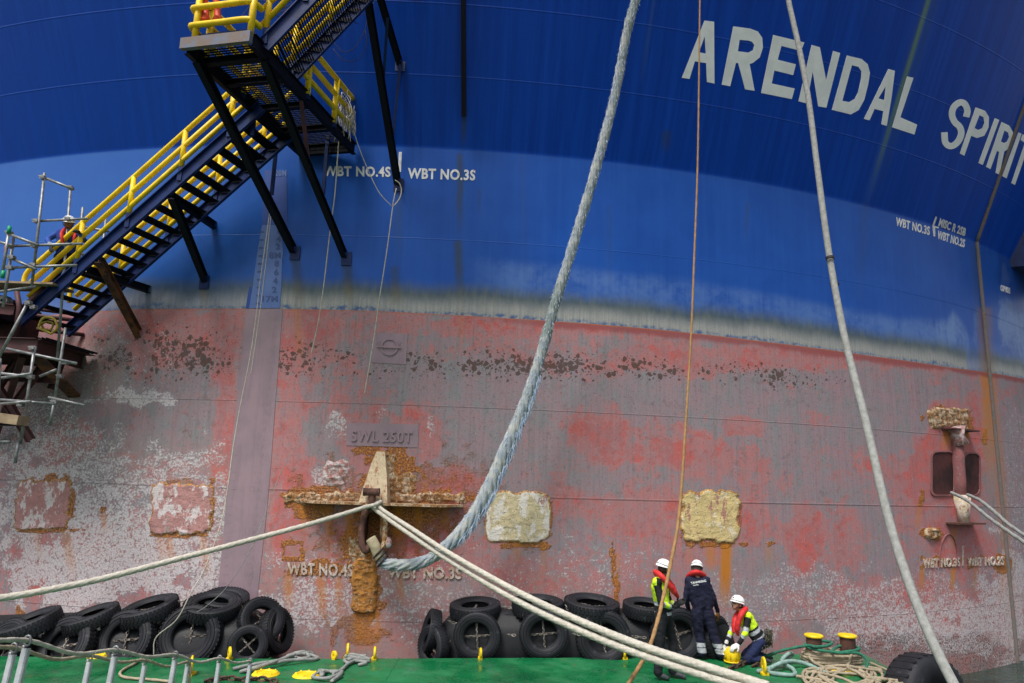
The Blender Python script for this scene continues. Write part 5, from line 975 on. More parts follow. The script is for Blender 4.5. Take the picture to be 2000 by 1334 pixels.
gp_ = [D(1410, 1292)+A3(0, .2, .03), aty(1480,1284,14.1), aty(1530,1270,13.9), aty(1575,1261,13.75), aty(1592,1263,13.6), aty(1612,1262,13.7), aty(1625,1256,13.9), aty(1610,1252,14.05), aty(1580,1254,14.0), aty(1574,1262,13.8), aty(1600,1270,13.6), aty(1635,1274,13.6), aty(1660,1272,13.58), aty(1678,1268,13.75), aty(1668,1262,13.95), aty(1640,1262,13.95), aty(1625,1272,13.7), aty(1640,1275,13.55), aty(1676,1276,13.6), aty(1694,1290,13.5), aty(1690,1306,13.4), D(1680, 1312), D(1693, 1300)]
rope('green_rope', gp_, .027, 'rope_green', 'dark green rope stretched from the kneeling worker round the tops of the bollards', n=10, tw=1.0, amp=.2, step=.02)
def pile(name, x0, y0, rx, ry, n_, r, mat, label, seed, hz=.12, cat='rope', drift=0.):
    rg = random.Random(seed); c = D(x0, y0); ex = D(x0+rx, y0)-c; ey = D(x0, y0-ry)-c; P = []; a = rg.uniform(0, 6)
    for k in range(n_):
        a += rg.uniform(.5, 1.6)*(1 if rg.random() < .8 else -1); rr = rg.uniform(.25, 1.); P.append(c+ex*math.cos(a)*rr+ey*math.sin(a)*rr+A3(0, 0, r+abs(rg.gauss(0, hz))*(1.15-rr)))
    p = resample(spl(P, 12), r*.7); mb = MB(); mb.tube(p, r, 8, mod=laid(r, 6, .33, .15)); return tag(mb.obj(name, M[mat], smooth=True), label, cat)
pile('rope_pile', 1650, 1328, 95, 26, 60, .026, 'rope_beige', 'big loose heap of beige rope lying in front of the bollards', 3, .07)
pile('rope_pile', 1720, 1340, 60, 16, 26, .026, 'rope_beige', 'small spread of beige rope right of the big heap', 4, .04)
pile('rope_pile', 688, 1293, 36, 10, 20, .028, 'rope_greydeck', 'grey knotted rope heap beside yellow fittings below the rusty doubler', 5, .05)
pile('rope_pile', 642, 1322, 34, 13, 20, .028, 'rope_greydeck', 'grey rope heap right of the flat yellow ring on the deck', 6, .05)
pile('rope_pile', 1420, 1328, 34, 12, 18, .024, 'rope_mint', 'loose teal green rope heap at the bottom edge under the doubled line', 7, .04)
pile('rope_pile', 590, 1285, 30, 7, 14, .028, 'rope_greydeck', 'low grey rope heap near the deck edge left of the yellow fittings', 8, .04)
rope('deck_rope', [D(455,1310)+A3(0,0,.03), D(500,1303)+A3(0,0,.05), D(545,1296)+A3(0,0,.05), D(590,1284)+A3(0,0,.06), D(620,1290)+A3(0,0,.03), D(560,1300)+A3(0,0,.08), D(500,1309)+A3(0,0,.05), D(470,1316)+A3(0,0,.03), D(520,1309)+A3(0,0,.09), D(575,1290)+A3(0,0,.1)], .03, 'rope_greydeck', 'grey rope lying in long bights on the deck right of the gangway', n=8, tw=.9)
rope('deck_rope', [D(650,1322)+A3(0,0,.04), D(668,1312)+A3(0,0,.04), D(680,1302)+A3(0,0,.05), D(700,1294)+A3(0,0,.06)], .028, 'rope_greydeck', 'short grey rope joining the two grey heaps', n=8, tw=.9)
rope('deck_rope', [D(1480,1316)+A3(0,0,.04), D(1505,1310)+A3(0,0,.05), D(1530,1302)+A3(0,0,.09), D(1548,1295)+A3(0,0,.15), D(1540,1300)+A3(0,0,.2), D(1528,1306)+A3(0,0,.12), D(1548,1312)+A3(0,0,.05), D(1552,1322)+A3(0,0,.04), D(1525,1322)+A3(0,0,.04), D(1500,1316)+A3(0,0,.05), D(1530,1310)+A3(0,0,.14), D(1560,1304)+A3(0,0,.1), D(1588,1308)+A3(0,0,.05), D(1610,1318)+A3(0,0,.04)], .036, 'rope_mint', 'thick pale green rope knotted through a yellow ring left of the bollards', n=10, tw=.9)
rope('deck_rope', [D(276,1290)+A3(0,0,.03), D(262,1300)+A3(0,0,.03), D(240,1312)+A3(0,0,.03), D(234,1322)+A3(0,0,.03), D(250,1328)+A3(0,0,.03), D(290,1331)+A3(0,0,.03), D(340,1336)+A3(0,0,.03)], .022, 'rope_beige', 'thin brown rope lying bent on the deck behind the gangway posts', n=8, tw=.9)
rope('deck_rope', [D(1700,1300)+A3(0,0,.05), D(1730,1312)+A3(0,0,.04), D(1765,1326)+A3(0,0,.03), D(1800,1345)+A3(0,0,.03)], .022, 'rope_beige', 'beige rope end leading from the bollards towards the corner tyre', n=8, tw=.9)
def dchain(P, l_, pitch=.11, wr=.020): tag(MB().chain([D(x, y)+A3(0, 0, z_) for x, y, z_ in P], pitch, wr).obj('anchor_chain', M['dark_chain']), l_, 'chain')
dchain([(1330,1312,.03),(1345,1309,.04),(1360,1306,.05),(1376,1309,.03)], 'short dark chain lying behind the doubled line near the navy worker')
dchain([(1425,1308,.03),(1445,1303,.04),(1462,1296,.05),(1478,1292,.04),(1486,1300,.03),(1470,1304,.03)], 'dark chain on the deck below the kneeling worker')
dchain([(400,1334,.03),(440,1328,.03),(470,1331,.03),(512,1330,.03),(540,1336,.03)], 'dark chain lying at the bottom of the deck by the last gangway post')
# yellow lashing fittings
def fitting(name, x, y, label, kind, s_=1., az_=0.):
    b = D(x, y); r_ = empty(name, b, label, 'deck fitting', 'yellow deck lashing fittings')
    if kind == 'flat':
        MB().lathe(b+A3(0, 0, .004), (0, 0, 1), [(.0, .02), (.12*s_, .02), (.13*s_, .035), (.17*s_, .03), (.20*s_, .0), (.0, .0)], 20).obj('base', M['lash_yellow'], r_)
        mb = MB(); 
        for k in range(8): a = k*math.pi/4; mb.sphere(b+A3(math.cos(a)*.15*s_, math.sin(a)*.15*s_, .032), .022, 8, 5)
        mb.obj('stud', M['lash_yellow'], r_, True)
    else:
        d_ = A3(math.cos(az_), math.sin(az_), 0); c_ = b+A3(0, 0, .12*s_)
        MB().lathe(c_-d_*.02, d_, [(.035*s_, 0), (.10*s_, 0), (.12*s_, .01), (.12*s_, .035), (.10*s_, .045), (.035*s_, .045)], 20).obj('ring', M['lash_yellow'], r_)
        MB().box(b+A3(0, 0, .02), (.10*s_, .16*s_, .035)).obj('base', M['lash_yellow'], r_)
for a in [('lashing_plate',598,1320,'flat yellow studded plate left of a grey rope heap','flat',1.1), ('lashing_plate',519,1317,'flat yellow plate under the long grey rope bights','flat',1.1), ('lashing_plate',1642,1311,'flat yellow studded plate in front of the bollards','flat',1.3),
          ('lashing_ring',372,1318,'yellow ring standing behind the last pale gangway post','up',1.2,.35), ('lashing_ring',447,1289,'leaning yellow ring at the deck edge by the left fender end','up',.9,.5), ('lashing_ring',938,1287,'small yellow ring standing in front of the first whole tyre of the right fender','up',.8,.15), ('lashing_ring',1220,1287,'small yellow ring standing under the doubled line','up',.9,-.15),
          ('lashing_ring',1474,1291,'yellow ring on the deck beside the kneeling worker','up',.9,-.15), ('lashing_ring',1492,1317,'yellow ring with pale green rope through it','up',1.2,-.1), ('lashing_ring',652,1288,'leftmost of three yellow fittings below the rusty doubler plate','up',.6,.9), ('lashing_ring',678,1284,'middle of three yellow fittings below the rusty doubler plate','up',1.,.2), ('lashing_ring',731,1288,'rightmost of three yellow fittings below the rusty doubler plate','up',.9,.15), ('lashing_plate',189,1283,'yellow plate behind the gangway under the tyres','flat',.8)]: fitting(*a)

# ================================================================= GANGWAY RAILING
gw = empty('gangway', (-3.6, 5, -2.2), 'pale metal gangway with slanting stanchions and two slack ropes at the lower left', 'gangway')
tops = [aty(54,1251,5.1), aty(226,1270,6.27), aty(343,1279,7.4), aty(429,1286,8.55), aty(489,1291,9.6)]; tops2 = [aty(27,1265,5.6), aty(177,1281,6.8), aty(284,1290,7.9), aty(367,1293,9.0)]
M['alu'] = simple('dull aluminium', (.45, .47, .49), (.36, .38, .40), 10, .45, .15, .3, wear=(.58, .58, .56), wearamt=.62)
for i, t_ in enumerate(tops+tops2):
    b = t_+A3(0.0, -.16, -1.02); MB().beam(b, t_-A3(0, 0, .05), .045, .045, (0, 1, 0), .008).obj('stanchion', M['alu'], gw)
    mb = MB(); mb.tube([t_+A3(.022*math.cos(a), 0, .0+.032*math.sin(a)) for a in np.linspace(0, 2*math.pi, 12, endpoint=False)], .008, 6, closed=True); mb.beam(t_-A3(.02, 0, .06), t_-A3(.02, 0, .03), .01, .02); mb.obj('rope_eye', M['galv'], gw, True)
for L__, nm_ in ((tops, 0), (tops2, 1)):
    P = [L__[0]+(L__[0]-L__[1])*.9]+list(L__); Q = []
    for i in range(len(P)-1): Q += [P[i], (P[i]+P[i+1])/2-A3(0, 0, .035+.02*(i % 2))]
    Q.append(P[-1]); 
    if nm_: Q += [P[-1]+A3(.03, .02, -.1), P[-1]+A3(.04, .02, -.5), P[-1]+A3(.04, .02, -.9)]
    rr = resample(spl(Q, 10), .012); MB().tube(rr, .0155, 8, mod=laid(.015, 6, .33, .14)).obj('hand_rope', M['rope_beige'] if nm_ else M['rope_string'], gw, True)
mb = MB(); o_ = A3(0, -.16, -1.06); a, b = tops[0]+(tops[0]-tops[4])*.3+o_, tops[4]+o_; a2, b2 = tops2[0]+(tops2[0]-tops2[3])*.5+o_, tops2[3]+(tops2[3]-tops2[0])*.1+o_
mb.beam(a, b, .06, .12); mb.beam(a2, b2, .06, .12); mb.obj('side_rail', M['alu'], gw); mb = MB()
for k in range(40): u = k/40; mb.beam(a+(b-a)*u, a2+(b2-a2)*u, .05, .03)
mb.obj('tread_slats', M['alu'], gw)

# ================================================================= PEOPLE
def capsule(bm, a, b, ra, rb):
    t = bmesh.new(); a = Vector(a); b = Vector(b)
    for c_, r_ in ((a, ra), (b, rb)): bmesh.ops.create_icosphere(t, subdivisions=2, radius=r_, matrix=Matrix.Translation(c_))
    r = bmesh.ops.convex_hull(t, input=t.verts); bmesh.ops.delete(t, geom=[g for g in r['geom_interior'] if isinstance(g, bmesh.types.BMVert)], context='VERTS')
    me = bpy.data.meshes.new('t'); t.to_mesh(me); t.free(); bm.from_mesh(me); bpy.data.meshes.remove(me)
def skin(name, prims, vox, tagf, parent, wr=0., smooth=3, seed=0):
    """prims: (a, b, ra, rb, tag); one closed surface grown round all of them; tagf(tag, t, point) names the cloth"""
    org = np.array(WL(parent)); bm = bmesh.new()
    for p in prims: capsule(bm, np.array(p[0])-org, np.array(p[1])-org, p[2], p[3])
    me = bpy.data.meshes.new('t'); bm.to_mesh(me); bm.free(); ob = bpy.data.objects.new('t', me); C.objects.link(ob)
    m = ob.modifiers.new('r', 'REMESH'); m.mode = 'VOXEL'; m.voxel_size = vox; s_ = ob.modifiers.new('s', 'SMOOTH'); s_.factor = .5; s_.iterations = smooth
    dg = bpy.context.evaluated_depsgraph_get(); me2 = bpy.data.meshes.new_from_object(ob.evaluated_get(dg)); bpy.data.objects.remove(ob)
    n = len(me2.vertices); co = np.zeros(n*3); me2.vertices.foreach_get('co', co); co = co.reshape(-1, 3); nr = np.zeros(n*3); me2.vertices.foreach_get('normal', nr); nr = nr.reshape(-1, 3)
    if wr: co = co+nr*((fbm(co[:, 0]*14+co[:, 2]*5+seed, co[:, 2]*22+co[:, 1]*16, seed)-.5)*2*wr)[:, None]; me2.vertices.foreach_set('co', co.ravel())
    F_ = [tuple(p.vertices) for p in me2.polygons]; fc = np.array([co[list(q)].mean(0) for q in F_])+org
    best = np.full(len(fc), 9.); bi = np.zeros(len(fc), int); bt = np.zeros(len(fc))
    for i, (a, b, ra, rb, tg) in enumerate(prims):
        a = np.array(a, float); b = np.array(b, float); ab = b-a; t_ = np.clip(((fc-a)@ab)/(ab@ab+1e-9), 0, 1); d_ = np.linalg.norm(fc-(a+ab*t_[:, None]), axis=1)-(ra+(rb-ra)*t_)
        m_ = d_ < best; best[m_] = d_[m_]; bi[m_] = i; bt[m_] = t_[m_]
    names = [tagf(prims[i][4], t_, p) for i, t_, p in zip(bi, bt, fc)]; u = sorted(set(names)); me2.materials.clear()
    for k in u: me2.materials.append(M[k])
    me2.polygons.foreach_set('material_index', np.array([u.index(k) for k in names], np.int32)); me2.polygons.foreach_set('use_smooth', np.ones(len(me2.polygons), bool)); me2.name = name
    o = bpy.data.objects.new(name, me2); C.objects.link(o); o.parent = parent; return o
def nv(v): v = np.array(v, float); return v/np.linalg.norm(v)
def glove(parent, wrist, d, pn, curl, mat, side=1, name='glove', s=1.):
    d = nv(d); pn = nv(pn-d*(np.array(pn, float)@d)); x = np.cross(d, pn)*side; w = np.array(wrist, float); pr = []
    for k, o_ in enumerate((-.030, -.010, .010, .030)):
        a = w+d*.015*s+x*o_*.7*s; b = w+d*(.085+(.008 if k in (1, 2) else 0))*s+x*o_*s; pr.append((a, b, .020*s, .017*s, 'g')); L = (.062, .075, .080, .068)[k]*s; c_ = b; dd = d
        for j in range(3):
            an = curl*(.5+.35*j)*(1+.12*(k-1.5)); dd = nv(dd*math.cos(an)+pn*math.sin(an)); e = c_+dd*L*(.42, .33, .25)[j]; pr.append((c_, e, (.0125-.001*j)*s, (.0118-.001*j)*s, 'g')); c_ = e
    a = w+d*.025*s+x*.030*s; b = a+nv(d*.5+x*.75+pn*.3)*.045*s; e = b+nv(d*.8+x*.25+pn*.5)*.035*s; pr += [(a, b, .018*s, .014*s, 'g'), (b, e, .0135*s, .011*s, 'g')]
    pr.append((w-d*.05*s, w+d*.02*s, .034*s, .028*s, 'g'))
    return skin(name, pr, .0055, lambda t, u, p: mat, parent, smooth=2)
def basis(fwd, up): f = nv(fwd); u = np.array(up, float); u = nv(u-f*(u@f)); return f, np.cross(f, u), u
def helmet(parent, c, fwd, up, mark=None, mat='white_plastic'):
    f, r, u = basis(fwd, up); v = []; N, K_ = 28, 9
    for i in range(K_+1):
        ph = math.pi/2*i/K_
        for j in range(N):
            a = 2*math.pi*j/N; rr = math.cos(ph); ridge = 1+.02*math.cos(a*6)*(1-rr); v.append(c+f*math.cos(a)*.138*rr*ridge+r*math.sin(a)*.112*rr*ridge+u*(math.sin(ph)*.115-.0))
    for rf, rs, dz in ((.142, .116, -.012), (.146, .119, -.018), (.140, .114, -.024)):
        for j in range(N): a = 2*math.pi*j/N; pk = .028*max(0, math.cos(a))**3; v.append(c+f*math.cos(a)*(rf+pk)+r*math.sin(a)*rs+u*(dz-pk*.3-.02*max(0, -math.cos(a))))
    F_ = [(i*N+j, i*N+(j+1) % N, (i+1)*N+(j+1) % N, (i+1)*N+j) for i in range(K_) for j in range(N)]
    s0 = (K_+1)*N; F_ += [(j, (j+1) % N, s0+(j+1) % N, s0+j) for j in range(N)]+[(s0+i*N+j, s0+i*N+(j+1) % N, s0+(i+1)*N+(j+1) % N, s0+(i+1)*N+j) for i in range(2) for j in range(N)]
    o = mobj('helmet', v, F_, M[mat], parent, True, loc=WL(parent)); mb = MB()
    for s_ in (-1, 1): mb.tube(spl([c+r*s_*.10+u*-.02+f*.03, c+r*s_*.085-u*.09+f*.05, c-u*.155+f*.075], 5), .006, 5)
    mb.obj('chin_strap', M['wire'], o)
    for (df, dr, du, sz) in (mark or []): 
        q = c+f*df+r*dr+u*du; q2 = q-c; q2 = nv(q2/np.array([1, 1, 1])); MB().sphere(q, (sz, sz, sz*.6), 8, 5).obj('helmet_decal', M['wire'], o)
    return o
def head_prims(c, fwd, up):
    f, r, u = basis(fwd, up); c = np.array(c, float)
    P = [(c+u*.03-f*.012, c+u*.025+f*.012, .088, .085, 'skin'), (c-u*.03+f*.02, c-u*.055+f*.035, .066, .052, 'skin'), (c-u*.08+f*.055, c-u*.082+f*.06, .030, .026, 'jaw'),
         (c+f*.085+u*.012, c+f*.108-u*.022, .010, .015, 'skin'), (c+f*.075+u*.030-r*.03, c+f*.075+u*.030+r*.03, .016, .016, 'skin'), (c+f*.086-u*.050-r*.014, c+f*.086-u*.050+r*.014, .009, .009, 'lip')]
    for s_ in (-1, 1): P += [(c+r*s_*.082+u*.015-f*.008, c+r*s_*.084-u*.02-f*.005, .013, .010, 'skin'), (c+f*.06+r*s_*.038-u*.02, c+f*.05+r*s_*.045-u*.035, .026, .024, 'skin')]
    return P
def face_bits(parent, c, fwd, up):
    f, r, u = basis(fwd, up); mb = MB()
    for s_ in (-1, 1): mb.sphere(c+f*.087+r*s_*.031+u*.008, .0095, 8, 6)
    mb.obj('eyes', M['wire'], parent)
def person(base, label, P, tagf, wr=.006, seed=0, cat='person'):
    r_ = empty('person', base, label, cat); r_['group'] = 'dock workers in white helmets'; b = skin('body', P, .0125, tagf, r_, wr, 3, seed); return r_, b
def leg(h, k, a, toe, tg, boot='boot', r=(.098, .068, .052)):
    h, k, a, toe = [np.array(x, float) for x in (h, k, a, toe)]
    return [(h, k, r[0], r[1], tg), (k, k+(a-k)*.35, r[1], r[1]*.98, tg+'_low'), (k+(a-k)*.35, a, r[1]*.98, r[2]+.012, tg+'_low'), (a+A3(0, 0, .0), a-A3(0, 0, .05), .055, .05, boot), (a-A3(0, 0, .04)-nv(toe-a)*.03, toe, .048, .040, boot), (a-A3(0, 0, .058)-nv(toe-a)*.03, toe-A3(0, 0, .012), .036, .032, boot)]
def arm(s_, e, w, tg): return [(s_, e, .070, .052, tg), (e, w, .052, .038, tg+'_fore')]
def vest_tube(parent, P, r, name='life_jacket', flat=None):
    rr = [r*.55]+[r]*(len(P)-2)+[r*.7]; p = spl(P, 8); q = np.interp(np.linspace(0, len(P)-1, len(p)), np.arange(len(P)), rr); return MB().tube(p, q, 12, mod=lambda a, L, k: 1+.16*np.cos(a*2)+.03*math.sin(L*60)).obj(name, M['red_vest'], parent, True)
# -- worker one, side on, facing right and a little away
Y1 = 12.72; p = lambda x, y, dy=0.: aty(x, y, Y1+dy)
hc = p(1298, 1112, .0); fw1 = A3(.9, .35, -.38)
sN, sF = p(1283, 1137, -.17), p(1296, 1134, .20); eN, eF = p(1291, 1180, -.25), p(1307, 1176, .22); wN, wF = p(1316, 1187, -.06), p(1322, 1180, .16)
hN, hF = p(1291, 1203, -.09), p(1299, 1202, .09); kN, kF = p(1289, 1256, -.12), p(1314, 1250, .12); aN, aF = p(1285, 1303, -.13), p(1314, 1306, .02)
base1 = A3(p(1305, 1318)[0], Y1, DZ)
for a_ in (aN, aF): a_[2] = max(a_[2], DZ+.10)
aN[2] = DZ+.13; aF[2] = DZ+.13
P1 = head_prims(hc, fw1, (.1, 0, 1))+[(hc-A3(.015, 0, .07), (sN+sF)/2+A3(0, 0, .02), .058, .062, 'skin'), (sN, sF, .085, .085, 'yoke'), ((sN+sF)/2-A3(.01, 0, .09), (sN+sF)/2*.45+(hN+hF)/2*.55+A3(-.01, 0, 0), .155, .135, 'torso'),
      (sN*.75+sF*.25-A3(0, 0, .1), (sN+sF)/2*.4+(hN+hF)/2*.6-A3(0, .05, 0), .125, .12, 'torso'), (sF*.75+sN*.25-A3(0, 0, .1), (sN+sF)/2*.4+(hN+hF)/2*.6+A3(0, .05, 0), .125, .12, 'torso'), ((sN+sF)/2*.35+(hN+hF)/2*.65, (hN+hF)/2, .14, .145, 'torso2'), (hN, hF, .115, .115, 'leg')]
P1 += leg(hN, kN, aN, aN+A3(.15, -.02, -.085), 'leg', r=(.112, .080, .066))+leg(hF, kF, aF, aF+A3(.18, -.06, -.085), 'leg', r=(.112, .080, .066))+arm(sN, eN, wN, 'arm')+arm(sF, eF, wF, 'arm')
zt, zb = (sN[2]+sF[2])/2, (hN[2]+hF[2])/2
def tf1(t, u, q):
    if t in ('skin', 'lip'): return 'skin_dark'
    if t == 'jaw': return 'hair'
    if t.startswith('leg'): return 'black_cloth'
    if t == 'boot': return 'boot'
    if t == 'arm': return 'black_cloth'
    if t == 'arm_fore': return 'reflect' if .12 < u < .26 or .56 < u < .70 else ('hivis' if .26 <= u <= .56 else 'black_cloth')
    k = (q[2]-zb)/(zt-zb)
    if t in ('torso', 'torso2', 'yoke'): return 'black_cloth' if k < .04 else 'reflect' if k < .14 else 'black_cloth' if k < .30 else 'reflect' if k < .42 else 'hivis' if (q[1] > sN[1]-.02 or q[0] < sN[0]-.02) else 'black_cloth'
    return 'black_cloth'
w1, b1 = person(base1, 'standing worker in yellow vest and red life jacket with hands held together', P1, tf1, .010, seed=3)
helmet(w1, hc+A3(-.012, 0, .06), fw1, (.18, 0, 1), [(.03, -.108, .04, .02), (-.02, -.112, .035, .012)]); face_bits(w1, hc, fw1, (.1, 0, 1))
MB().sphere(hc-nv(fw1)*.03+A3(0, 0, .0), (.092, .088, .085), 14, 10).obj('hair', M['hair'], w1, True)
vest_tube(w1, [p(1324,1166,-.10), p(1316,1155,-.15), p(1303,1138,-.20), p(1290,1124,-.17), p(1281,1119,-.02), p(1284,1120,.1), p(1298,1128,.2), p(1312,1144,.15), p(1320,1160,.08)], .052)
glove(w1, wN, wF+A3(.08, 0, .05)-wN+A3(.06, 0, 0), (0, .6, .6), .5, 'glove_dark', 1, s=1.15); glove(w1, wF, A3(.6, -.3, .35), (-.3, -.8, .3), .45, 'glove_dark', -1, s=1.15)
tag(mobj('handset', MB().box(p(1325, 1180, .08), (.05, .03, .12), .006).v, MB().box((0, 0, 0), (.05, .03, .12), .006).f, M['wire']), 'small dark handset held by the red vested standing worker', 'handset')
# -- worker two, back to us, navy coverall
Y2 = 14.05; p = lambda x, y, dy=0.: aty(x, y, Y2+dy)
hc = p(1361, 1112, .06); fw2 = A3(.25, .9, -.55)
sN, sF = p(1345, 1134), p(1379, 1134); eN, eF = p(1339, 1167, .0), p(1394, 1168, .0); wN, wF = p(1346, 1196, .20), p(1402, 1195, .14)
hN, hF = p(1362, 1201), p(1383, 1201); kN, kF = p(1366, 1240, .05), p(1394, 1240, .0); aN, aF = p(1371, 1272, .02), p(1408, 1274, -.03); aN[2] = aF[2] = DZ+.13
P2 = head_prims(hc, fw2, (.05, -.1, 1))+[(hc-A3(0, .02, .06), (sN+sF)/2+A3(0, 0, .03), .058, .065, 'skin'), (sN, sF, .082, .082, 'up'), (sN*.8+sF*.2-A3(0, 0, .06), hN*.9+hF*.1+A3(-.03, 0, .2), .125, .11, 'up'), (sF*.8+sN*.2-A3(0, 0, .06), hF*.9+hN*.1+A3(.03, 0, .2), .125, .11, 'up'), ((sN+sF)/2-A3(0, 0, .08), (hN+hF)/2+A3(0, 0, .2), .14, .13, 'up'), ((hN+hF)/2+A3(-.07, 0, .14), hN, .12, .12, 'leg'), ((hN+hF)/2+A3(.07, 0, .14), hF, .12, .12, 'leg')]
P2 += leg(hN, kN, aN, aN+A3(-.03, .14, -.085), 'leg', r=(.118, .092, .078))+leg(hF, kF, aF, aF+A3(.16, -.10, -.085), 'leg', r=(.118, .092, .078))+arm(sN, eN, wN, 'arm')+arm(sF, eF, wF, 'arm')
def tf2(t, u, q):
    if t in ('skin', 'jaw', 'lip'): return 'skin'
    if t == 'boot': return 'boot'
    if t == 'leg_low' and q[2] < DZ+.31 and q[2] > DZ+.13: return 'reflect' if abs(q[2]-DZ-.225) > .012 else 'navy'
    return 'navy'
w2, b2 = person(A3(aN[0]*.5+aF[0]*.5, Y2, DZ), 'standing worker seen from behind in a navy coverall with white lettering and white ankle bands', P2, tf2, .014, 7)
helmet(w2, hc+A3(.0, -.01, .06), fw2, (.12, .25, 1)); MB().sphere(hc-nv(fw2)*.03, (.088, .088, .09), 14, 10).obj('hair', simple('grey brown hair', (.10, .08, .07), (.06, .05, .045), 40, .6, .4), w2, True)
vest_tube(w2, [p(1347,1150,.28), p(1345,1133,.17), p(1347,1124,.04), p(1360,1118,-.08), p(1373,1124,.04), p(1376,1133,.17), p(1375,1150,.28)], .050)
glove(w2, wN, A3(.10, .25, -.9), (.9, .2, 0), .45, 'glove_dark', 1, s=1.1); glove(w2, wF, A3(.10, .1, -.95), (-.7, .6, 0), .4, 'glove_tan', -1, s=1.15)
def small_text(s, o_, ux, uy, w_, mat, parent, name):
    cu = bpy.data.curves.new('t', 'FONT'); cu.body = s; cu.offset = .015; cu.extrude = .01; ob = bpy.data.objects.new('t', cu); C.objects.link(ob); bpy.context.view_layer.update(); me = bpy.data.meshes.new_from_object(ob.evaluated_get(bpy.context.evaluated_depsgraph_get())); bpy.data.objects.remove(ob)
    co = np.array([v.co[:] for v in me.vertices]); W_ = co[:, 0].max(); k = w_/W_; un = np.cross(ux, uy); pts = [o_+ux*c_[0]*k+uy*c_[1]*k+un*(c_[2]*k) for c_ in co]; return mobj(name, pts, [tuple(q.vertices) for q in me.polygons], M[mat], parent, loc=WL(parent))
tl = p(1350, 1141, -.165); tr_ = p(1374.5, 1137, -.165); ux = nv(tr_-tl); uy = nv(A3(0, .12, 1)-ux*(A3(0, .12, 1)@ux)); small_text('TANVIKING', tl, ux, uy, .29, 'white_paint', w2, 'back_lettering'); small_text('mooring', tl+ux*.03-uy*.035, ux, uy, .10, 'white_paint', w2, 'back_lettering')
# -- worker three, kneeling, turned left, looking up
Y3 = 14.0; p = lambda x, y, dy=0.: aty(x, y, Y3+dy)
hc = p(1440, 1181, -.02); fw3 = A3(-.82, -.42, .25)
sN, sF = p(1461, 1203, -.16), p(1444, 1205, .20); eN, eF = p(1456, 1236, -.26), p(1427, 1236, .12); wN, wF = p(1442, 1259, -.22), p(1418, 1260, .0)
hN, hF = p(1484, 1256, -.12), p(1486, 1256, .12); kN, kF = p(1459, 1270, -.18), p(1456, 1272, .16); aN, aF = p(1489, 1275, -.18), p(1492, 1275, .1)
for q_ in (kN, kF): q_[2] = DZ+.09
for q_ in (aN, aF): q_[2] = DZ+.10
P3 = head_prims(hc, fw3, (.25, .1, 1))+[(hc-A3(-.03, 0, .06), (sN+sF)/2+A3(-.01, 0, .03), .058, .065, 'skin'), (sN, sF, .080, .080, 'yoke'), (sN*.8+sF*.2+A3(.03, 0, -.05), hN+A3(-.04, .04, .10), .12, .115, 'torso'), (sF*.8+sN*.2+A3(.03, 0, -.05), hF+A3(-.04, -.04, .10), .12, .115, 'torso'), ((sN+sF)/2+A3(.03, 0, -.06), (hN+hF)/2+A3(-.03, 0, .10), .14, .14, 'torso'), (hN, hF, .12, .12, 'leg'),
      (hN, kN, .115, .085, 'leg'), (kN, aN, .075, .055, 'leg'), (hF, kF, .115, .085, 'leg'), (kF, aF, .075, .055, 'leg'), (aN, aN+A3(.14, 0, -.04), .048, .035, 'boot'), (aF, aF+A3(.14, 0, -.04), .048, .035, 'boot')]+arm(sN, eN, wN, 'arm')+arm(sF, eF, wF, 'arm')
axd = nv((hN+hF)/2-(sN+sF)/2); tl_ = np.linalg.norm((hN+hF)/2-(sN+sF)/2); sm = (sN+sF)/2
def tf3(t, u, q):
    if t in ('skin', 'lip'): return 'skin'
    if t == 'jaw': return 'skin'
    if t == 'leg': return 'denim'
    if t == 'boot': return 'boot'
    if t == 'arm': return 'black_cloth' if u < .72 else 'reflect' if u < .95 else 'hivis'
    if t == 'arm_fore': return 'hivis' if u < .22 else ('reflect' if u < .42 else 'black_cloth')
    k = ((q-sm)@axd)/tl_
    return 'hivis' if k < .40 else 'reflect' if .47 < k < .59 else 'reflect' if .74 < k < .86 else 'black_cloth'
w3, b3 = person(A3(p(1470, 1280)[0], Y3, DZ), 'kneeling worker in yellow vest looking up with both hands on a yellow float', P3, tf3, .011, 11)
helmet(w3, hc+A3(.012, 0, .06), fw3, (.3, .1, 1), [(.125, .0, .045, .018)]); face_bits(w3, hc, fw3, (.25, .1, 1))
MB().sphere(hc-nv(fw3)*.028, (.088, .086, .088), 14, 10).obj('hair', M['hair'], w3, True)
vest_tube(w3, [p(1441,1240,-.16), p(1440,1228,-.20), p(1443,1212,-.22), p(1449,1198,-.21), p(1455,1191,-.10), p(1453,1190,.06), p(1444,1194,.12), p(1437,1206,.04), p(1434,1222,-.03), p(1434,1236,-.05)], .056)
glove(w3, wN, A3(-.75, -.15, -.35), (-.3, .3, -.9), .55, 'glove_white', 1, s=1.2); glove(w3, wF, A3(-.25, -.2, -.8), (-.3, -.6, -.3), .5, 'glove_white', -1, s=1.15)
mb = MB(); rg = random.Random(2)
for k in range(22): P = [p(1500+rg.uniform(-9, 9), 1240+rg.uniform(-12, 26), -.14+rg.uniform(-.06, .1)) for j in range(4)]; mb.tube(spl(P, 5), .007, 5)
mb.tube(spl([p(1489,1256,-.2), p(1494,1262,-.22), p(1497,1272,-.22), p(1492,1276,-.22), p(1489,1266,-.22)], 5), .008, 6, closed=True)
mb.obj('tool_harness', simple('dull harness cord', (.10, .095, .06), (.04, .04, .035), 30, .8, .2), w3, True)
c = p(1430, 1266, -.12); c[2] = DZ+.19
mb = MB(); mb.lathe(c-A3(0, 0, .15), (0, 0, 1), [(.0, 0), (.13, .0), (.155, .02), (.17, .10), (.165, .19), (.13, .26), (.06, .295), (.0, .30)], 24, False)
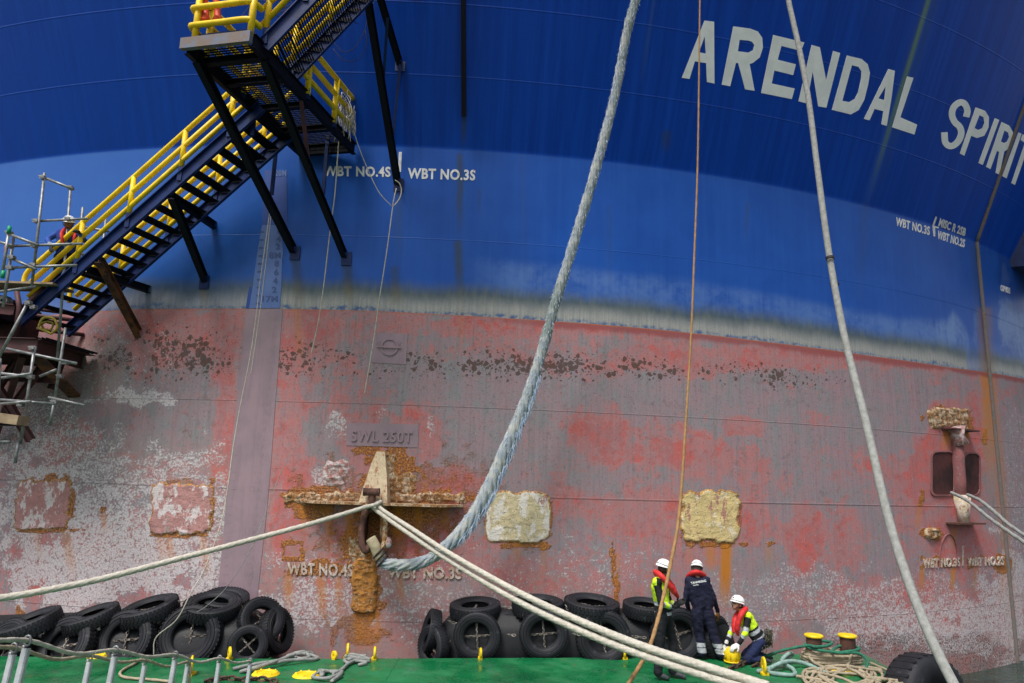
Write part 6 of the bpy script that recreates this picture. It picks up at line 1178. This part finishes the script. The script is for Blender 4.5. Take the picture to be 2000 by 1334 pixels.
for k in range(9): a = 2*math.pi*k/9; mb.tube([c+A3(math.cos(a)*.170, math.sin(a)*.170, -.12), c+A3(math.cos(a)*.176, math.sin(a)*.176, .02), c+A3(math.cos(a)*.09, math.sin(a)*.09, .135)], .010, 6)
mb.lathe(c-A3(0, 0, .165), (0, 0, 1), [(.10, 0), (.19, 0), (.19, .025), (.10, .025)], 24)
mb.v = [tuple((np.array(v_)-c)*.82+c-A3(0, 0, .03)) for v_ in mb.v]
tag(mb.obj('yellow_float', M['lash_yellow'], smooth=True), 'round ribbed yellow float held on the deck by the kneeling worker', 'float')
# -- worker four, on the scaffold at the left
Y4 = 13.95; p = lambda x, y, dy=0.: aty(x, y, Y4+dy)
hc = p(134, 437, -.06); fw4 = A3(.25, -.85, -.25)
sN, sF = p(115, 454, .02), p(150, 457, .05); eN, eF = p(93, 468, -.05), p(165, 470, -.1); wN, wF = p(100, 482, -.22), p(155, 456, -.28)
hN, hF = p(117, 503, .1), p(136, 503, .1); kN, kF = p(112, 532, .06), p(138, 532, .06); aN, aF = p(104, 555, .12), p(134, 556, .12)
for q_ in (aN, aF): q_[2] = pzk+.12
P4 = head_prims(hc, fw4, (0, 0, 1))+[(hc-A3(0, -.02, .06), (sN+sF)/2+A3(0, 0, .03), .055, .062, 'skin'), (sN, sF, .075, .075, 'up'), (sN*.75+sF*.25, hN+A3(.02, 0, .1), .12, .11, 'up'), (sF*.75+sN*.25, hF+A3(-.02, 0, .1), .12, .11, 'up'), (hN, hF, .12, .12, 'leg')]
P4 += leg(hN, kN, aN, aN+A3(-.03, -.15, -.08), 'leg', r=(.105, .078, .062))+leg(hF, kF, aF, aF+A3(.03, -.15, -.08), 'leg', r=(.105, .078, .062))+arm(sN, eN, wN, 'arm')+arm(sF, eF, wF, 'arm')
def tf4(t, u, q):
    if t in ('skin', 'lip'): return 'skin_dark'
    if t == 'jaw': return 'hair'
    if t == 'boot': return 'boot'
    if t == 'arm_fore' and .55 < u < .7: return 'reflect'
    if t == 'leg_low': return 'denim'
    return 'royal_cloth' if t != 'leg' else 'denim'
w4, b4 = person(A3(hc[0], Y4, pzk), 'bearded worker in a blue coverall standing on the scaffold behind the yellow rail', P4, tf4, .007, 15)
helmet(w4, hc+A3(0, 0, .06), fw4, (0, .1, 1)); face_bits(w4, hc, fw4, (0, 0, 1)); MB().sphere(hc-nv(fw4)*.03, (.086, .088, .086), 14, 10).obj('hair', M['hair'], w4, True)
vest_tube(w4, [p(124,478,-.17), p(121,468,-.18), p(121,455,-.14), p(130,446,.0), p(140,448,.02), p(146,456,-.12), p(145,466,-.16), p(143,476,-.16)], .034)
glove(w4, wN, A3(.3, -.5, -.5), (.5, .3, -.3), .5, 'glove_dark', 1, s=1.1); glove(w4, wF, A3(.1, -.7, .2), (-.2, 0, -.9), .6, 'glove_dark', -1, s=1.1)
